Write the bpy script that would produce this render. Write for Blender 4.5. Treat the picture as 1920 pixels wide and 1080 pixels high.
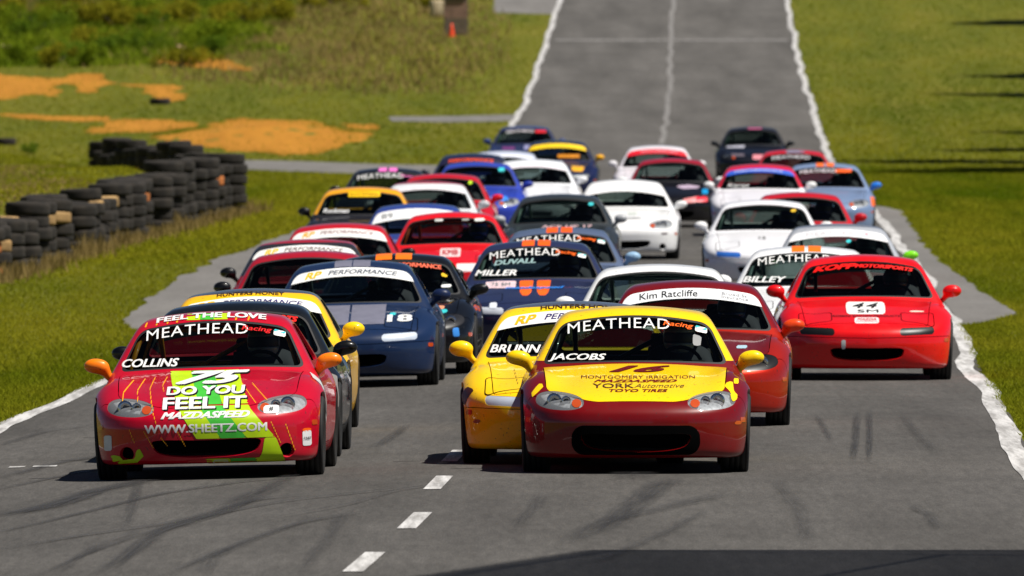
import bpy, bmesh, math, random
import numpy as np

# ------------------------------------------------------------------ clear
for o in list(bpy.data.objects):
    bpy.data.objects.remove(o, do_unlink=True)
random.seed(7)
RNG = np.random.default_rng(7)
scene = bpy.context.scene
COL = scene.collection
R = math.radians

# ------------------------------------------------------------------ camera, sky, sun, exposure
HC = 2.75            # camera height over the near road
FPX = 27300.0        # focal length in pixels of a 1920 wide frame
Y_HOR = 172.0        # image row of the near road's horizon (1080 high frame)
cam_data = bpy.data.cameras.new('camera')
cam = bpy.data.objects.new('camera', cam_data)
COL.objects.link(cam)
cam_data.sensor_width = 36.0
cam_data.lens = FPX * 36.0 / 1920.0
cam_data.clip_start = 1.0
cam_data.clip_end = 6000.0
cam.location = (0.0, 0.0, HC)
cam.rotation_euler = (math.pi / 2 - (540.0 - Y_HOR) / FPX, 0.0, 0.0)
cam_data.dof.use_dof = True
cam_data.dof.focus_distance = 108.0
cam_data.dof.aperture_fstop = 10.0
scene.camera = cam

SUN_TO = np.array((0.50, -0.20, 1.0)); SUN_TO /= np.linalg.norm(SUN_TO)
world = bpy.data.worlds.new('World')
scene.world = world
world.use_nodes = True
wn = world.node_tree
wn.nodes.clear()
w_out = wn.nodes.new('ShaderNodeOutputWorld')
w_bg = wn.nodes.new('ShaderNodeBackground')
w_sky = wn.nodes.new('ShaderNodeTexSky')
w_sky.sky_type = 'NISHITA'
w_sky.sun_disc = False
w_sky.sun_elevation = math.asin(SUN_TO[2])
w_sky.sun_rotation = math.atan2(SUN_TO[0], SUN_TO[1])
w_sky.air_density = 0.4
w_sky.dust_density = 0.25
w_bg.inputs['Strength'].default_value = 0.05
wn.links.new(w_sky.outputs[0], w_bg.inputs[0])
wn.links.new(w_bg.outputs[0], w_out.inputs[0])

sun_data = bpy.data.lights.new('sun', 'SUN')
sun_data.energy = 5.0
sun_data.angle = R(0.53)
sun_data.color = (1.0, 0.955, 0.88)
sun = bpy.data.objects.new('sun', sun_data)
COL.objects.link(sun)
from mathutils import Vector, Matrix
sun.location = (40, 60, 80)
sun.rotation_euler = Vector(SUN_TO).to_track_quat('Z', 'Y').to_euler()

scene.view_settings.view_transform = 'Standard'
scene.view_settings.look = 'None'
scene.view_settings.gamma = 1.0
scene.view_settings.exposure = 0.30
scene.view_settings.use_curve_mapping = False
scene.render.engine = 'CYCLES'
scene.cycles.use_denoising = True
scene.cycles.max_bounces = 8
scene.cycles.transparent_max_bounces = 16
scene.cycles.caustics_reflective = False
scene.cycles.caustics_refractive = False

# ------------------------------------------------------------------ small helpers
def S(r, g=None, b=None):
    """sRGB 0-255 -> linear"""
    if g is None: g = b = r
    def f(c):
        c /= 255.0
        return c / 12.92 if c <= 0.04045 else ((c + 0.055) / 1.055) ** 2.4
    return (f(r), f(g), f(b))

def tag(o, label=None, cat=None, group=None, kind=None):
    if label: o['label'] = label
    if cat: o['category'] = cat
    if group: o['group'] = group
    if kind: o['kind'] = kind
    return o

def empty(name, loc=(0, 0, 0), rz=0.0):
    o = bpy.data.objects.new(name, None)
    COL.objects.link(o)
    o.location = loc
    o.rotation_euler = (0, 0, rz)
    o.empty_display_size = 0.2
    return o

def mesh_from(name, V, F, mat=None, normals=None, smooth=True):
    me = bpy.data.meshes.new(name)
    V = np.asarray(V, dtype=np.float64)
    if isinstance(F, np.ndarray):
        n, k = F.shape
        me.vertices.add(len(V)); me.vertices.foreach_set('co', V.astype(np.float32).ravel())
        me.loops.add(n * k); me.loops.foreach_set('vertex_index', F.astype(np.int32).ravel())
        me.polygons.add(n)
        me.polygons.foreach_set('loop_start', np.arange(0, n * k, k, dtype=np.int32))
        me.update(calc_edges=True)
    else:
        me.from_pydata([tuple(v) for v in V], [], [tuple(f) for f in F])
        me.update()
    if smooth:
        me.polygons.foreach_set('use_smooth', np.ones(len(me.polygons), dtype=bool))
    if normals is not None:
        me.normals_split_custom_set_from_vertices([tuple(v) for v in np.asarray(normals, dtype=float)])
    if mat: me.materials.append(mat)
    return me

def link(name, me, parent=None, mat=None, loc=None):
    o = bpy.data.objects.new(name, me)
    COL.objects.link(o)
    if parent is not None: o.parent = parent
    if loc is not None: o.location = loc
    if mat is not None:
        if len(me.materials) == 0: me.materials.append(mat)
        o.material_slots[0].link = 'OBJECT'
        o.material_slots[0].material = mat
    return o

class MB:
    """collects boxes, bars, tubes and lathes into one mesh"""
    def __init__(self): self.V = []; self.F = []
    def add(self, V, F):
        b = len(self.V)
        self.V += [tuple(v) for v in V]; self.F += [tuple(i + b for i in f) for f in F]
        return self
    def box(self, lo, hi, bev=0.0):
        (a, b, c), (d, e, f) = lo, hi
        if bev <= 0:
            V = [(a,b,c),(d,b,c),(d,e,c),(a,e,c),(a,b,f),(d,b,f),(d,e,f),(a,e,f)]
            return self.add(V, [(0,3,2,1),(4,5,6,7),(0,1,5,4),(1,2,6,5),(2,3,7,6),(3,0,4,7)])
        bm = bmesh.new(); bmesh.ops.create_cube(bm, size=1.0)
        for v in bm.verts:
            v.co = ((a+d)/2 + v.co.x*(d-a), (b+e)/2 + v.co.y*(e-b), (c+f)/2 + v.co.z*(f-c))
        bmesh.ops.bevel(bm, geom=bm.edges[:], offset=bev, segments=2, affect='EDGES', profile=0.5)
        bm.verts.index_update()
        self.add([v.co[:] for v in bm.verts], [[v.index for v in f.verts] for f in bm.faces]); bm.free()
        return self
    def tube(self, pts, r, n=8, closed=False):
        P = [np.array(p, float) for p in pts]; m = len(P)
        rr = r if hasattr(r, '__len__') else [r] * m
        V = []; F = []
        for i in range(m):
            if closed: t = P[(i+1) % m] - P[i-1]
            else: t = P[min(i+1, m-1)] - P[max(i-1, 0)]
            t = t / (np.linalg.norm(t) + 1e-9)
            up = np.array((0,0,1.0)) if abs(t[2]) < 0.9 else np.array((0,1.0,0))
            a = np.cross(t, up); a /= np.linalg.norm(a); b = np.cross(t, a)
            for k in range(n):
                q = 2*math.pi*k/n
                V.append(P[i] + rr[i]*(math.cos(q)*a + math.sin(q)*b))
        L = m if closed else m - 1
        for i in range(L):
            j = (i+1) % m
            for k in range(n):
                F.append((i*n+k, i*n+(k+1) % n, j*n+(k+1) % n, j*n+k))
        if not closed:
            F.append(tuple(range(n))[::-1]); F.append(tuple((m-1)*n+k for k in range(n)))
        return self.add(V, F)
    def lathe(self, prof, n=32, axis='x', c=(0,0,0), closed=True):
        V = []; F = []; m = len(prof)
        for i in range(n):
            q = 2*math.pi*i/n; cs, sn = math.cos(q), math.sin(q)
            for (h, r) in prof:
                if axis == 'x': V.append((c[0]+h, c[1]+r*cs, c[2]+r*sn))
                elif axis == 'y': V.append((c[0]+r*cs, c[1]+h, c[2]+r*sn))
                else: V.append((c[0]+r*cs, c[1]+r*sn, c[2]+h))
        L = m if closed else m-1
        for i in range(n):
            j = (i+1) % n
            for k in range(L):
                l = (k+1) % m
                F.append((i*m+k, i*m+l, j*m+l, j*m+k))
        return self.add(V, F)
    def mesh(self, name, mat=None, smooth=False):
        return mesh_from(name, self.V, self.F, mat, smooth=smooth)

# ------------------------------------------------------------------ materials
def nodes_of(name):
    m = bpy.data.materials.new(name); m.use_nodes = True
    nt = m.node_tree
    return m, nt, nt.nodes['Principled BSDF']

def N(nt, t, **kw):
    n = nt.nodes.new(t)
    for k, v in kw.items():
        if k in n.inputs: n.inputs[k].default_value = v
        else: setattr(n, k, v)
    return n

_mats = {}
def plain(name, col, rough=0.5, metal=0.0, coat=0.0, spec=0.5, noise=0.0, nscale=20.0, emit=None):
    if name in _mats: return _mats[name]
    m, nt, p = nodes_of(name)
    p.inputs['Base Color'].default_value = (*col, 1)
    p.inputs['Roughness'].default_value = rough
    p.inputs['Metallic'].default_value = metal
    p.inputs['Coat Weight'].default_value = coat
    p.inputs['Coat Roughness'].default_value = 0.04
    p.inputs['Specular IOR Level'].default_value = spec
    if noise > 0:
        tc = N(nt, 'ShaderNodeTexCoord'); nz = N(nt, 'ShaderNodeTexNoise', Scale=nscale, Detail=5.0)
        nt.links.new(tc.outputs['Object'], nz.inputs['Vector'])
        mr = N(nt, 'ShaderNodeMapRange'); mr.inputs['To Min'].default_value = 1 - noise; mr.inputs['To Max'].default_value = 1 + noise
        mr.inputs['From Min'].default_value = 0.3; mr.inputs['From Max'].default_value = 0.7
        nt.links.new(nz.outputs['Fac'], mr.inputs['Value'])
        mx = N(nt, 'ShaderNodeMix', data_type='RGBA', blend_type='MULTIPLY')
        mx.inputs[0].default_value = 1.0; mx.inputs[6].default_value = (*col, 1)
        nt.links.new(mr.outputs[0], mx.inputs[7])
        nt.links.new(mx.outputs[2], p.inputs['Base Color'])
    _mats[name] = m
    return m

def paint(col, metal=0.0):
    """race-worn car paint: clear coat, light dust and small scuffs"""
    key = 'paint_%d_%d_%d_%d' % (*[int(c*1000) for c in col], int(metal*100))
    if key in _mats: return _mats[key]
    m, nt, p = nodes_of(key)
    tc = N(nt, 'ShaderNodeTexCoord')
    n1 = N(nt, 'ShaderNodeTexNoise', Scale=3.0, Detail=6.0, Roughness=0.65)
    nt.links.new(tc.outputs['Object'], n1.inputs['Vector'])
    r1 = N(nt, 'ShaderNodeMapRange'); r1.inputs['From Min'].default_value = 0.45; r1.inputs['From Max'].default_value = 0.75
    r1.inputs['To Min'].default_value = 0.0; r1.inputs['To Max'].default_value = 0.05
    nt.links.new(n1.outputs['Fac'], r1.inputs['Value'])
    mx = N(nt, 'ShaderNodeMix', data_type='RGBA')
    mx.inputs[6].default_value = (*col, 1)
    g = 0.12 + 0.25*max(col)
    mx.inputs[7].default_value = (g, g*0.95, g*0.88, 1)
    nt.links.new(r1.outputs[0], mx.inputs[0])
    # stone chips and rubber flecks
    n3 = N(nt, 'ShaderNodeTexNoise', Scale=46.0, Detail=2.0, Roughness=0.5)
    nt.links.new(tc.outputs['Object'], n3.inputs['Vector'])
    r3 = N(nt, 'ShaderNodeMapRange'); r3.inputs['From Min'].default_value = 0.66; r3.inputs['From Max'].default_value = 0.72
    r3.inputs['To Min'].default_value = 0.0; r3.inputs['To Max'].default_value = 0.55
    nt.links.new(n3.outputs['Fac'], r3.inputs['Value'])
    mc = N(nt, 'ShaderNodeMix', data_type='RGBA')
    mc.inputs[7].default_value = (0.03, 0.028, 0.026, 1)
    nt.links.new(r3.outputs[0], mc.inputs[0]); nt.links.new(mx.outputs[2], mc.inputs[6])
    nt.links.new(mc.outputs[2], p.inputs['Base Color'])
    p.inputs['Metallic'].default_value = metal
    p.inputs['Roughness'].default_value = 0.38
    p.inputs['Coat Weight'].default_value = 0.7
    p.inputs['Specular IOR Level'].default_value = 0.2
    r2 = N(nt, 'ShaderNodeMapRange'); r2.inputs['To Min'].default_value = 0.015; r2.inputs['To Max'].default_value = 0.07
    nt.links.new(n1.outputs['Fac'], r2.inputs['Value'])
    nt.links.new(r2.outputs[0], p.inputs['Coat Roughness'])
    _mats[key] = m
    return m

def vinyl(col):
    return plain('vinyl_%d_%d_%d' % tuple(int(c*1000) for c in col), tuple(c*.94 for c in col), rough=0.4, spec=0.4, noise=0.10, nscale=9.0)

def glass_mat(name, tint, refl=1.0, haze=0.0):
    if name in _mats: return _mats[name]
    m = bpy.data.materials.new(name); m.use_nodes = True
    nt = m.node_tree; nt.nodes.clear()
    out = N(nt, 'ShaderNodeOutputMaterial'); tr = N(nt, 'ShaderNodeBsdfTransparent')
    tr.inputs[0].default_value = (*tint, 1)
    gl = N(nt, 'ShaderNodeBsdfGlossy', Roughness=0.02)
    fr = N(nt, 'ShaderNodeFresnel', IOR=1.45)
    mul = N(nt, 'ShaderNodeMath', operation='MULTIPLY'); mul.inputs[1].default_value = refl
    mix = N(nt, 'ShaderNodeMixShader')
    nt.links.new(fr.outputs[0], mul.inputs[0]); nt.links.new(mul.outputs[0], mix.inputs[0])
    nt.links.new(tr.outputs[0], mix.inputs[1]); nt.links.new(gl.outputs[0], mix.inputs[2])
    last = mix
    if haze > 0:     # hazed plastic; its diffuse grey also brightens the shadowed lamp inside
        df = N(nt, 'ShaderNodeBsdfDiffuse'); df.inputs[0].default_value = (.50,.52,.54,1)
        last = N(nt, 'ShaderNodeMixShader'); last.inputs[0].default_value = haze
        nt.links.new(mix.outputs[0], last.inputs[1]); nt.links.new(df.outputs[0], last.inputs[2])
    nt.links.new(last.outputs[0], out.inputs[0])
    _mats[name] = m
    return m

WHITE = S(240, 240, 238); BLACK = S(14, 14, 15)
M_RUBBER = plain('tyre_rubber', (0.012, 0.012, 0.012), rough=0.75, noise=0.3)
M_BLACKPL = plain('black_plastic', (0.012, 0.012, 0.013), rough=0.55)
M_VOID = plain('dark_duct', (0.004, 0.004, 0.004), rough=1.0, spec=0.0)  # near-black for hollows, panel gaps and linings; shade put into the colour
M_INTERIOR = plain('cabin_trim', (0.012, 0.012, 0.013), rough=0.8, noise=0.2)
M_CHROME = plain('lamp_bowl_chrome', (0.62, 0.63, 0.64), rough=0.2, metal=1.0)
M_REFL = plain('lamp_reflector', (0.40, 0.41, 0.42), rough=0.4, metal=0.2, noise=0.35, nscale=40.0)
M_ALLOY = plain('alloy_wheel', (0.45, 0.44, 0.42), rough=0.35, metal=1.0)
M_ORANGELENS = plain('amber_lens', S(190, 75, 30), rough=0.2, coat=0.5)
M_REDLENS = plain('red_lens', (0.35, 0.01, 0.01), rough=0.15, coat=0.5)
M_GLASS = glass_mat('tinted_windscreen', (0.41, 0.49, 0.46), 0.45)
M_LENS = glass_mat('lamp_lens', (0.90, 0.92, 0.94), 1.0, 0.24)

# ------------------------------------------------------------------ implicit surfaces
def smax(a, b, k):
    h = np.clip(0.5 + 0.5*(a - b)/k, 0, 1)
    return b + (a - b)*h + k*h*(1 - h)
def smin(a, b, k): return -smax(-a, -b, k)

def curve(pts, n=900):
    """smooth monotone curve through points -> vectorised function"""
    x = np.array([p[0] for p in pts], float); y = np.array([p[1] for p in pts], float)
    h = np.diff(x); d = np.diff(y)/h; m = np.zeros_like(x)
    for i in range(1, len(x)-1):
        if d[i-1]*d[i] > 0:
            w1 = 2*h[i]+h[i-1]; w2 = h[i]+2*h[i-1]
            m[i] = (w1+w2)/(w1/d[i-1]+w2/d[i])
    m[0] = d[0]; m[-1] = d[-1]
    xs = np.linspace(x[0], x[-1], n)
    i = np.clip(np.searchsorted(x, xs, side='right')-1, 0, len(h)-1)
    t = (xs-x[i])/h[i]
    ys = ((2*t**3-3*t**2+1)*y[i] + (t**3-2*t**2+t)*h[i]*m[i] + (-2*t**3+3*t**2)*y[i+1] + (t**3-t**2)*h[i]*m[i+1])
    return lambda q: np.interp(q, xs, ys)

def grad(F, P, e=0.004):
    g = np.zeros_like(P)
    for a in range(3):
        d = np.zeros(3); d[a] = e
        A = P + d; B = P - d
        g[:, a] = (F(A[:,0],A[:,1],A[:,2]) - F(B[:,0],B[:,1],B[:,2]))/(2*e)
    return g

def unit(v): return v/(np.linalg.norm(v, axis=1, keepdims=True)+1e-12)

def surface_nets(F, lo, hi, h, newton=3):
    ax = [np.arange(lo[i], hi[i]+h, h) for i in range(3)]
    nx, ny, nz = map(len, ax)
    X, Y, Z = np.meshgrid(*ax, indexing='ij', copy=False)
    D = F(X, Y, Z)
    neg = D < 0
    cnt = np.zeros((nx-1, ny-1, nz-1), np.int8)
    for i in (0,1):
        for j in (0,1):
            for k in (0,1):
                cnt += neg[i:nx-1+i, j:ny-1+j, k:nz-1+k]
    I = np.argwhere((cnt > 0) & (cnt < 8))
    idx = -np.ones(cnt.shape, np.int32); idx[I[:,0], I[:,1], I[:,2]] = np.arange(len(I))
    acc = np.zeros((len(I), 3)); num = np.zeros(len(I))
    for a in range(3):
        b, c = [q for q in range(3) if q != a]
        for ob in (0,1):
            for oc in (0,1):
                A = I.copy(); A[:, b] += ob; A[:, c] += oc
                B = A.copy(); B[:, a] += 1
                da = D[A[:,0],A[:,1],A[:,2]]; db = D[B[:,0],B[:,1],B[:,2]]
                cr = (da < 0) != (db < 0)
                t = np.where(cr, da/(da-db+1e-20), 0)
                p = A.astype(float); p[:, a] += t
                acc[cr] += p[cr]; num[cr] += 1
    V = acc/num[:, None]*h + np.array(lo)
    Q = []
    for a in range(3):
        b, c = (a+1) % 3, (a+2) % 3
        sl0 = [slice(None)]*3; sl1 = [slice(None)]*3
        sl0[a] = slice(0, -1); sl1[a] = slice(1, None)
        n0 = neg[tuple(sl0)]; n1 = neg[tuple(sl1)]
        E = np.argwhere(n0 != n1)
        ok = (E[:, b] > 0) & (E[:, c] > 0) & (E[:, b] < D.shape[b]-1) & (E[:, c] < D.shape[c]-1)
        E = E[ok]
        q = []
        for ob, oc in ((-1,-1),(0,-1),(0,0),(-1,0)):
            P = E.copy(); P[:, b] += ob; P[:, c] += oc
            q.append(idx[P[:,0], P[:,1], P[:,2]])
        q = np.stack(q, 1)
        s = n0[E[:,0], E[:,1], E[:,2]]
        q[~s] = q[~s][:, ::-1]
        Q.append(q)
    Q = np.concatenate(Q)
    for _ in range(newton):
        g = grad(F, V); f = F(V[:,0], V[:,1], V[:,2])
        st = -(f/(np.sum(g*g, 1)+1e-9))[:, None]*g
        L = np.linalg.norm(st, axis=1, keepdims=True)
        V += st*np.minimum(1, 0.7*h/(L+1e-12))
    T = np.concatenate([Q[:, [0,1,2]], Q[:, [0,2,3]]])
    return V, T

def split(V, T, g):
    """cut triangles along g=0; returns V2, T(g<0), T(g>=0)"""
    g = np.where(np.abs(g) < 1e-6, 1e-6, g)
    s = g[T] < 0; c = s.sum(1)
    neg = [T[c == 3]]; pos = [T[c == 0]]
    V2 = [V]; base = len(V)
    X = T[(c == 1) | (c == 2)]
    if len(X):
        sx = g[X] < 0; cx = sx.sum(1)
        lone = np.where(cx == 1, np.argmax(sx, 1), np.argmin(sx, 1))
        r = np.arange(len(X))
        a = X[r, lone]; b = X[r, (lone+1) % 3]; d = X[r, (lone+2) % 3]
        e1 = np.sort(np.stack([a, b], 1), 1); e2 = np.sort(np.stack([a, d], 1), 1)
        U, inv = np.unique(np.concatenate([e1, e2]), axis=0, return_inverse=True)
        inv = inv.ravel()
        t = g[U[:,0]]/(g[U[:,0]]-g[U[:,1]])
        V2.append(V[U[:,0]]*(1-t)[:,None] + V[U[:,1]]*t[:,None])
        p = base+inv[:len(X)]; q = base+inv[len(X):]
        tri = np.stack([a, p, q], 1); qa = np.stack([p, b, d], 1); qb = np.stack([p, d, q], 1)
        ln = cx == 1
        neg += [tri[ln], qa[~ln], qb[~ln]]; pos += [tri[~ln], qa[ln], qb[ln]]
    return np.concatenate(V2), np.concatenate(neg), np.concatenate(pos)

def compact(V, T):
    u, inv = np.unique(T, return_inverse=True)
    return V[u], inv.reshape(T.shape)

def cut(P, gf):
    """P=(V,T); gf(V)->g ; returns inside(g<0), outside parts"""
    V, T = P
    if len(T) == 0: return P, P
    V2, a, b = split(V, T, gf(V))
    return compact(V2, a), compact(V2, b)

def part_mesh(name, P, F, rim=0.0, off=0.0):
    V, T = P
    n = unit(grad(F, V)); W = V + n*off
    VV = [W]; TT = [T]; NN = [n]
    if rim > 0:
        E = np.concatenate([T[:, [0,1]], T[:, [1,2]], T[:, [2,0]]])
        S_ = np.sort(E, 1)
        _, first, c = np.unique(S_, axis=0, return_index=True, return_counts=True)
        B = E[first[c == 1]]
        a, b = B[:,0], B[:,1]
        tdir = unit(W[b]-W[a]); nn = unit(np.cross(tdir, n[a]))
        m = len(B); k = len(W)
        r4 = np.concatenate([W[a], W[b], W[b]-n[b]*rim, W[a]-n[a]*rim])
        i = np.arange(m)
        TT += [np.stack([k+i+m, k+i, k+i+3*m], 1), np.stack([k+i+m, k+i+3*m, k+i+2*m], 1)]
        VV.append(r4); NN += [nn]*4
    V = np.concatenate(VV); T = np.concatenate(TT); n = np.concatenate(NN)
    return mesh_from(name, V, T, normals=n)

# ------------------------------------------------------------------ the roadster's body
# local axes: x sideways, y back from the nose tip, z up from the ground
AX_F, AX_R, TYRE_R, TRACK = 0.76, 3.025, 0.292, 0.722

class Shape: pass

def make_shape(kind):
    s = Shape(); s.kind = kind
    if kind == 'nb':
        s.tc = curve([(-.3,.44),(0,.50),(.1,.538),(.3,.602),(.6,.675),(.9,.732),(1.25,.785),(1.5,.80),(2.0,.80),(2.8,.81),(3.2,.822),(3.6,.80),(3.95,.74),(4.3,.6)])
        s.vn = curve([(-.2,.30),(.05,.14),(.12,.05),(.2,.015),(.3,.002),(.38,0),(.44,.012),(.50,.045),(.55,.10),(.60,.19),(.68,.38),(.9,.9)])
        s.plan = curve([(-.2,.008),(0,0),(.2,.008),(.35,.03),(.5,.078),(.62,.15),(.72,.26),(.79,.40),(.84,.58),(.95,1.1)])
    else:
        s.tc = curve([(-.3,.46),(0,.51),(.1,.545),(.3,.60),(.6,.668),(.9,.728),(1.25,.785),(1.5,.80),(2.0,.80),(2.8,.81),(3.2,.815),(3.6,.79),(3.95,.72),(4.3,.6)])
        s.vn = curve([(-.2,.34),(.05,.16),(.12,.07),(.2,.03),(.28,.010),(.36,0),(.42,.004),(.48,.020),(.54,.065),(.60,.16),(.68,.36),(.9,.9)])
        s.plan = curve([(-.2,.012),(0,0),(.2,.012),(.35,.042),(.5,.10),(.62,.18),(.72,.29),(.79,.42),(.84,.60),(.95,1.1)])
    s.w = curve([(-.3,.80),(.2,.81),(.5,.825),(.78,.842),(1.15,.818),(2.0,.82),(2.7,.83),(3.02,.842),(3.5,.81),(3.95,.74),(4.3,.6)])
    s.crown = curve([(-.3,.05),(.3,.05),(.8,.035),(1.3,.05),(2.0,.05),(3.0,.05),(4.3,.08)])
    def hull(x, y, z):
        ax = np.abs(x)
        T = s.tc(y) - s.crown(y)*(ax/.72)**2 + 0.030*np.exp(-((ax-.66)/.10)**2 - ((y-.80)/.34)**2) \
            - 0.010*np.exp(-((ax-.47)/.10)**2 - ((y-.75)/.35)**2) + 0.02*np.exp(-((ax-.68)/.12)**2-((y-3.05)/.4)**2)
        top = z - T
        wv = s.w(y) - .10*np.clip((z-.50)/.28, 0, 2)**2 - .07*np.clip((.40-z)/.3, 0, 2)**2
        side = ax - wv
        nose = (s.plan(ax) + s.vn(z) - y)*0.75
        tail = (y - (3.95 - .30*(ax/.8)**3 - .12*np.clip(np.abs(z-.5)/.3, 0, 2)**2))*0.85
        bot = .125 + .0*ax - z
        f = smax(top, side, .085)
        f = smax(f, nose, .075)
        f = smax(f, tail, .10)
        return smax(f, bot, .05)
    def ws_y(x, z): return 1.20 + (z-.77)*1.50 + .15*(x/.7)**2
    def green(x, y, z):
        ax = np.abs(x)
        ws = (ws_y(x, z) - y)*0.55
        side = (ax - (.728 - np.clip(z-.78, -.2, 1)*.53 - .25*np.clip(z-.9, 0, 1)**2))*0.88
        top = z - (1.186 - .050*((y-2.18)/.6)**2 - .045*(x/.5)**2)
        rear = (y - (3.02 - (z-.80)*1.15 - .10*(x/.6)**2))*0.65
        f = smax(ws, side, .055)
        f = smax(f, top, .055)
        f = smax(f, rear, .10)
        return smax(f, .68 - z, .02)
    s.hull, s.green, s.ws_y = hull, green, ws_y
    s.ztop = lambda x: 1.124 - .052*(x/.5)**2
    return s

def rrect(u, v, cu, cv, hu, hv, r):
    """signed distance to a rounded rectangle"""
    a = np.abs(u-cu)-hu+r; b = np.abs(v-cv)-hv+r
    return np.minimum(np.maximum(a, b), 0) + np.hypot(np.maximum(a, 0), np.maximum(b, 0)) - r

def build_proto(kind, h=0.0155):
    s = make_shape(kind); hull, green = s.hull, s.green
    out = []      # (name, mesh, role, parent index)
    def put(name, me, role, parent=None):
        out.append((name, me, role, parent)); return len(out)-1
    hp = surface_nets(hull, (-.90, -.06, .08), (.90, 4.02, .90), h)
    # wheel arches (cut from the side view)
    def arch(V):
        d = np.minimum(np.hypot(V[:,1]-AX_F, V[:,2]-.285), np.hypot(V[:,1]-AX_R, V[:,2]-.285)) - .322
        return np.where(np.abs(V[:,0]) > .50, d, 1.0)
    _, hp = cut(hp, arch)
    # cockpit opening under the hardtop
    def cockpit(V):
        g = rrect(V[:,0], V[:,1], 0, 2.06, .66, .74, .12)
        return np.where(V[:,2] > .6, g, 1.0)
    _, hp = cut(hp, cockpit)
    # bonnet outline in plan view
    if kind == 'nb':
        yf = curve([(0,.112),(.25,.120),(.34,.150),(.40,.195),(.50,.275),(.60,.375),(.645,.47),(.665,.62),(.70,1.3)])
        hw = curve([(-.3,.64),(.5,.645),(.8,.655),(1.3,.665),(2,.67)])
    else:
        yf = curve([(0,.150),(.3,.165),(.5,.195),(.58,.225),(.62,.30),(.66,.8),(.7,1.3)])
        hw = curve([(-.3,.57),(.2,.58),(.6,.60),(1.3,.64),(2,.65)])
    def ghood(V):
        ax = np.abs(V[:,0]); y = V[:,1]
        g = smax((yf(ax)-y)*.8, ax-hw(y), .03)
        g = smax(g, y-(1.235+.10*(ax/.6)**2), .03)
        return np.where(V[:,2] > .42, g, 1.0)
    hood, rest = cut(hp, lambda V: ghood(V)+.0035)
    gap, rest = cut(rest, lambda V: ghood(V)-.0035)
    # lamps in front view
    lamps = []
    for sx in (-1, 1):
        if kind == 'nb':
            def gl(V, sx=sx):
                u = V[:,0]*sx-.545; v = V[:,2]-.532-.10*u
                u2 = u + .25*v; hv = .064 + .006*np.clip(u2/.17, -1, 1)
                g = ((np.abs(u2)/.172)**2.35 + (np.abs(v)/hv)**2.35 + 1e-9)**(1/2.35)*.06 - .06
                return np.where(V[:,1] < .75, g, 1.0)
        else:
            def gl(V, sx=sx):
                u = V[:,0]*sx-.475; v = V[:,2]-(.480+.035*(V[:,0]*sx-.475))
                hv = .036
                g = rrect(u, v, 0, 0, .165, hv, .03)
                return np.where(V[:,1] < .55, g, 1.0)
        lens, rest = cut(rest, gl)
        lens2, hood2 = cut(hood, gl)
        hood = hood2
        if len(lens2[1]):
            lens = (np.concatenate([lens[0], lens2[0]]), np.concatenate([lens[1], lens2[1]+len(lens[0])]))
        lamps.append(lens)
    # mouth
    def mouth(V):
        x = V[:,0]; z = V[:,2]
        if kind == 'nb':
            v = (z-(.232+.020*(x/.4)**2))
            hwid = .385 + .55*np.clip(v, -.06, .06)
            g = (np.sqrt((np.abs(x)/hwid)**4 + (np.abs(v)/.062)**4 + 1e-9)**.5 - 1)*.06
        else:
            v = z-(.262+.012*(x/.35)**2)
            hwid = .345 + .35*np.clip(v, -.06, .06)
            g = (np.sqrt((np.abs(x)/hwid)**4 + (np.abs(v)/.060)**4 + 1e-9)**.5 - 1)*.06
        return np.where(V[:,1] < .4, g, 1.0)
    mth, rest = cut(rest, mouth)
    # bumper
    def gb(V):
        ax = np.abs(V[:,0])
        g = smax(V[:,1]-.44, (V[:,2]-(.545 if kind == 'nb' else .415) - .02*ax), .03)
        return g
    bump, rest = cut(rest, lambda V: gb(V)+.002)
    gap2, rest = cut(rest, lambda V: gb(V)-.003)
    doors = []
    for sx in (-1, 1):
        def gd(V, sx=sx):
            g = smax(rrect(V[:,1], V[:,2], 1.90, .62, .53, .40, .08), -(V[:,0]*sx-.58), .02)
            return g
        d, rest = cut(rest, lambda V: gd(V)+.003)
        gp, rest = cut(rest, lambda V: gd(V)-.003)
        doors.append((d, gp))
    tails = []
    for sx in (-1, 1):
        def gt(V, sx=sx):
            u = V[:,0]*sx-.53; v = V[:,2]-.60
            return np.where(V[:,1] > 3.4, (np.sqrt((u/.17)**2+(v/.065)**2+1e-9)-1)*.06, 1.0)
        t, rest = cut(rest, gt); tails.append(t)
    ib = put('body', part_mesh('body', rest, hull, rim=.022), 'body')
    ih = put('hood', part_mesh('hood', hood, hull, rim=.012), 'hood')
    put('hood_seal', part_mesh('hood_seal', gap, hull, off=-.010), 'void', ih)  # black strip in place of the shade in the shut gap
    fog = None
    if kind == 'nb':
        def gfog(V):
            g = np.hypot(np.abs(V[:,0])-.575, V[:,2]-.205)-.052
            return np.where(V[:,1] < .5, g, 1.0)
        fogp, bump2 = cut(bump, gfog)
        fog = (part_mesh('bumper_with_ducts', bump2, hull, rim=.03), part_mesh('brake_duct', fogp, hull, off=-.06))
    bm_ = part_mesh('bumper', bump, hull, rim=.03)
    ip = put('bumper', bm_, 'bumper')
    put('bumper_seal', part_mesh('bumper_seal', gap2, hull, off=-.008), 'void', ip)  # gap shade round the bumper, put in as a black strip
    put('grille_opening', part_mesh('grille_opening', mth, hull, off=-.075), 'void', ip)
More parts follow.
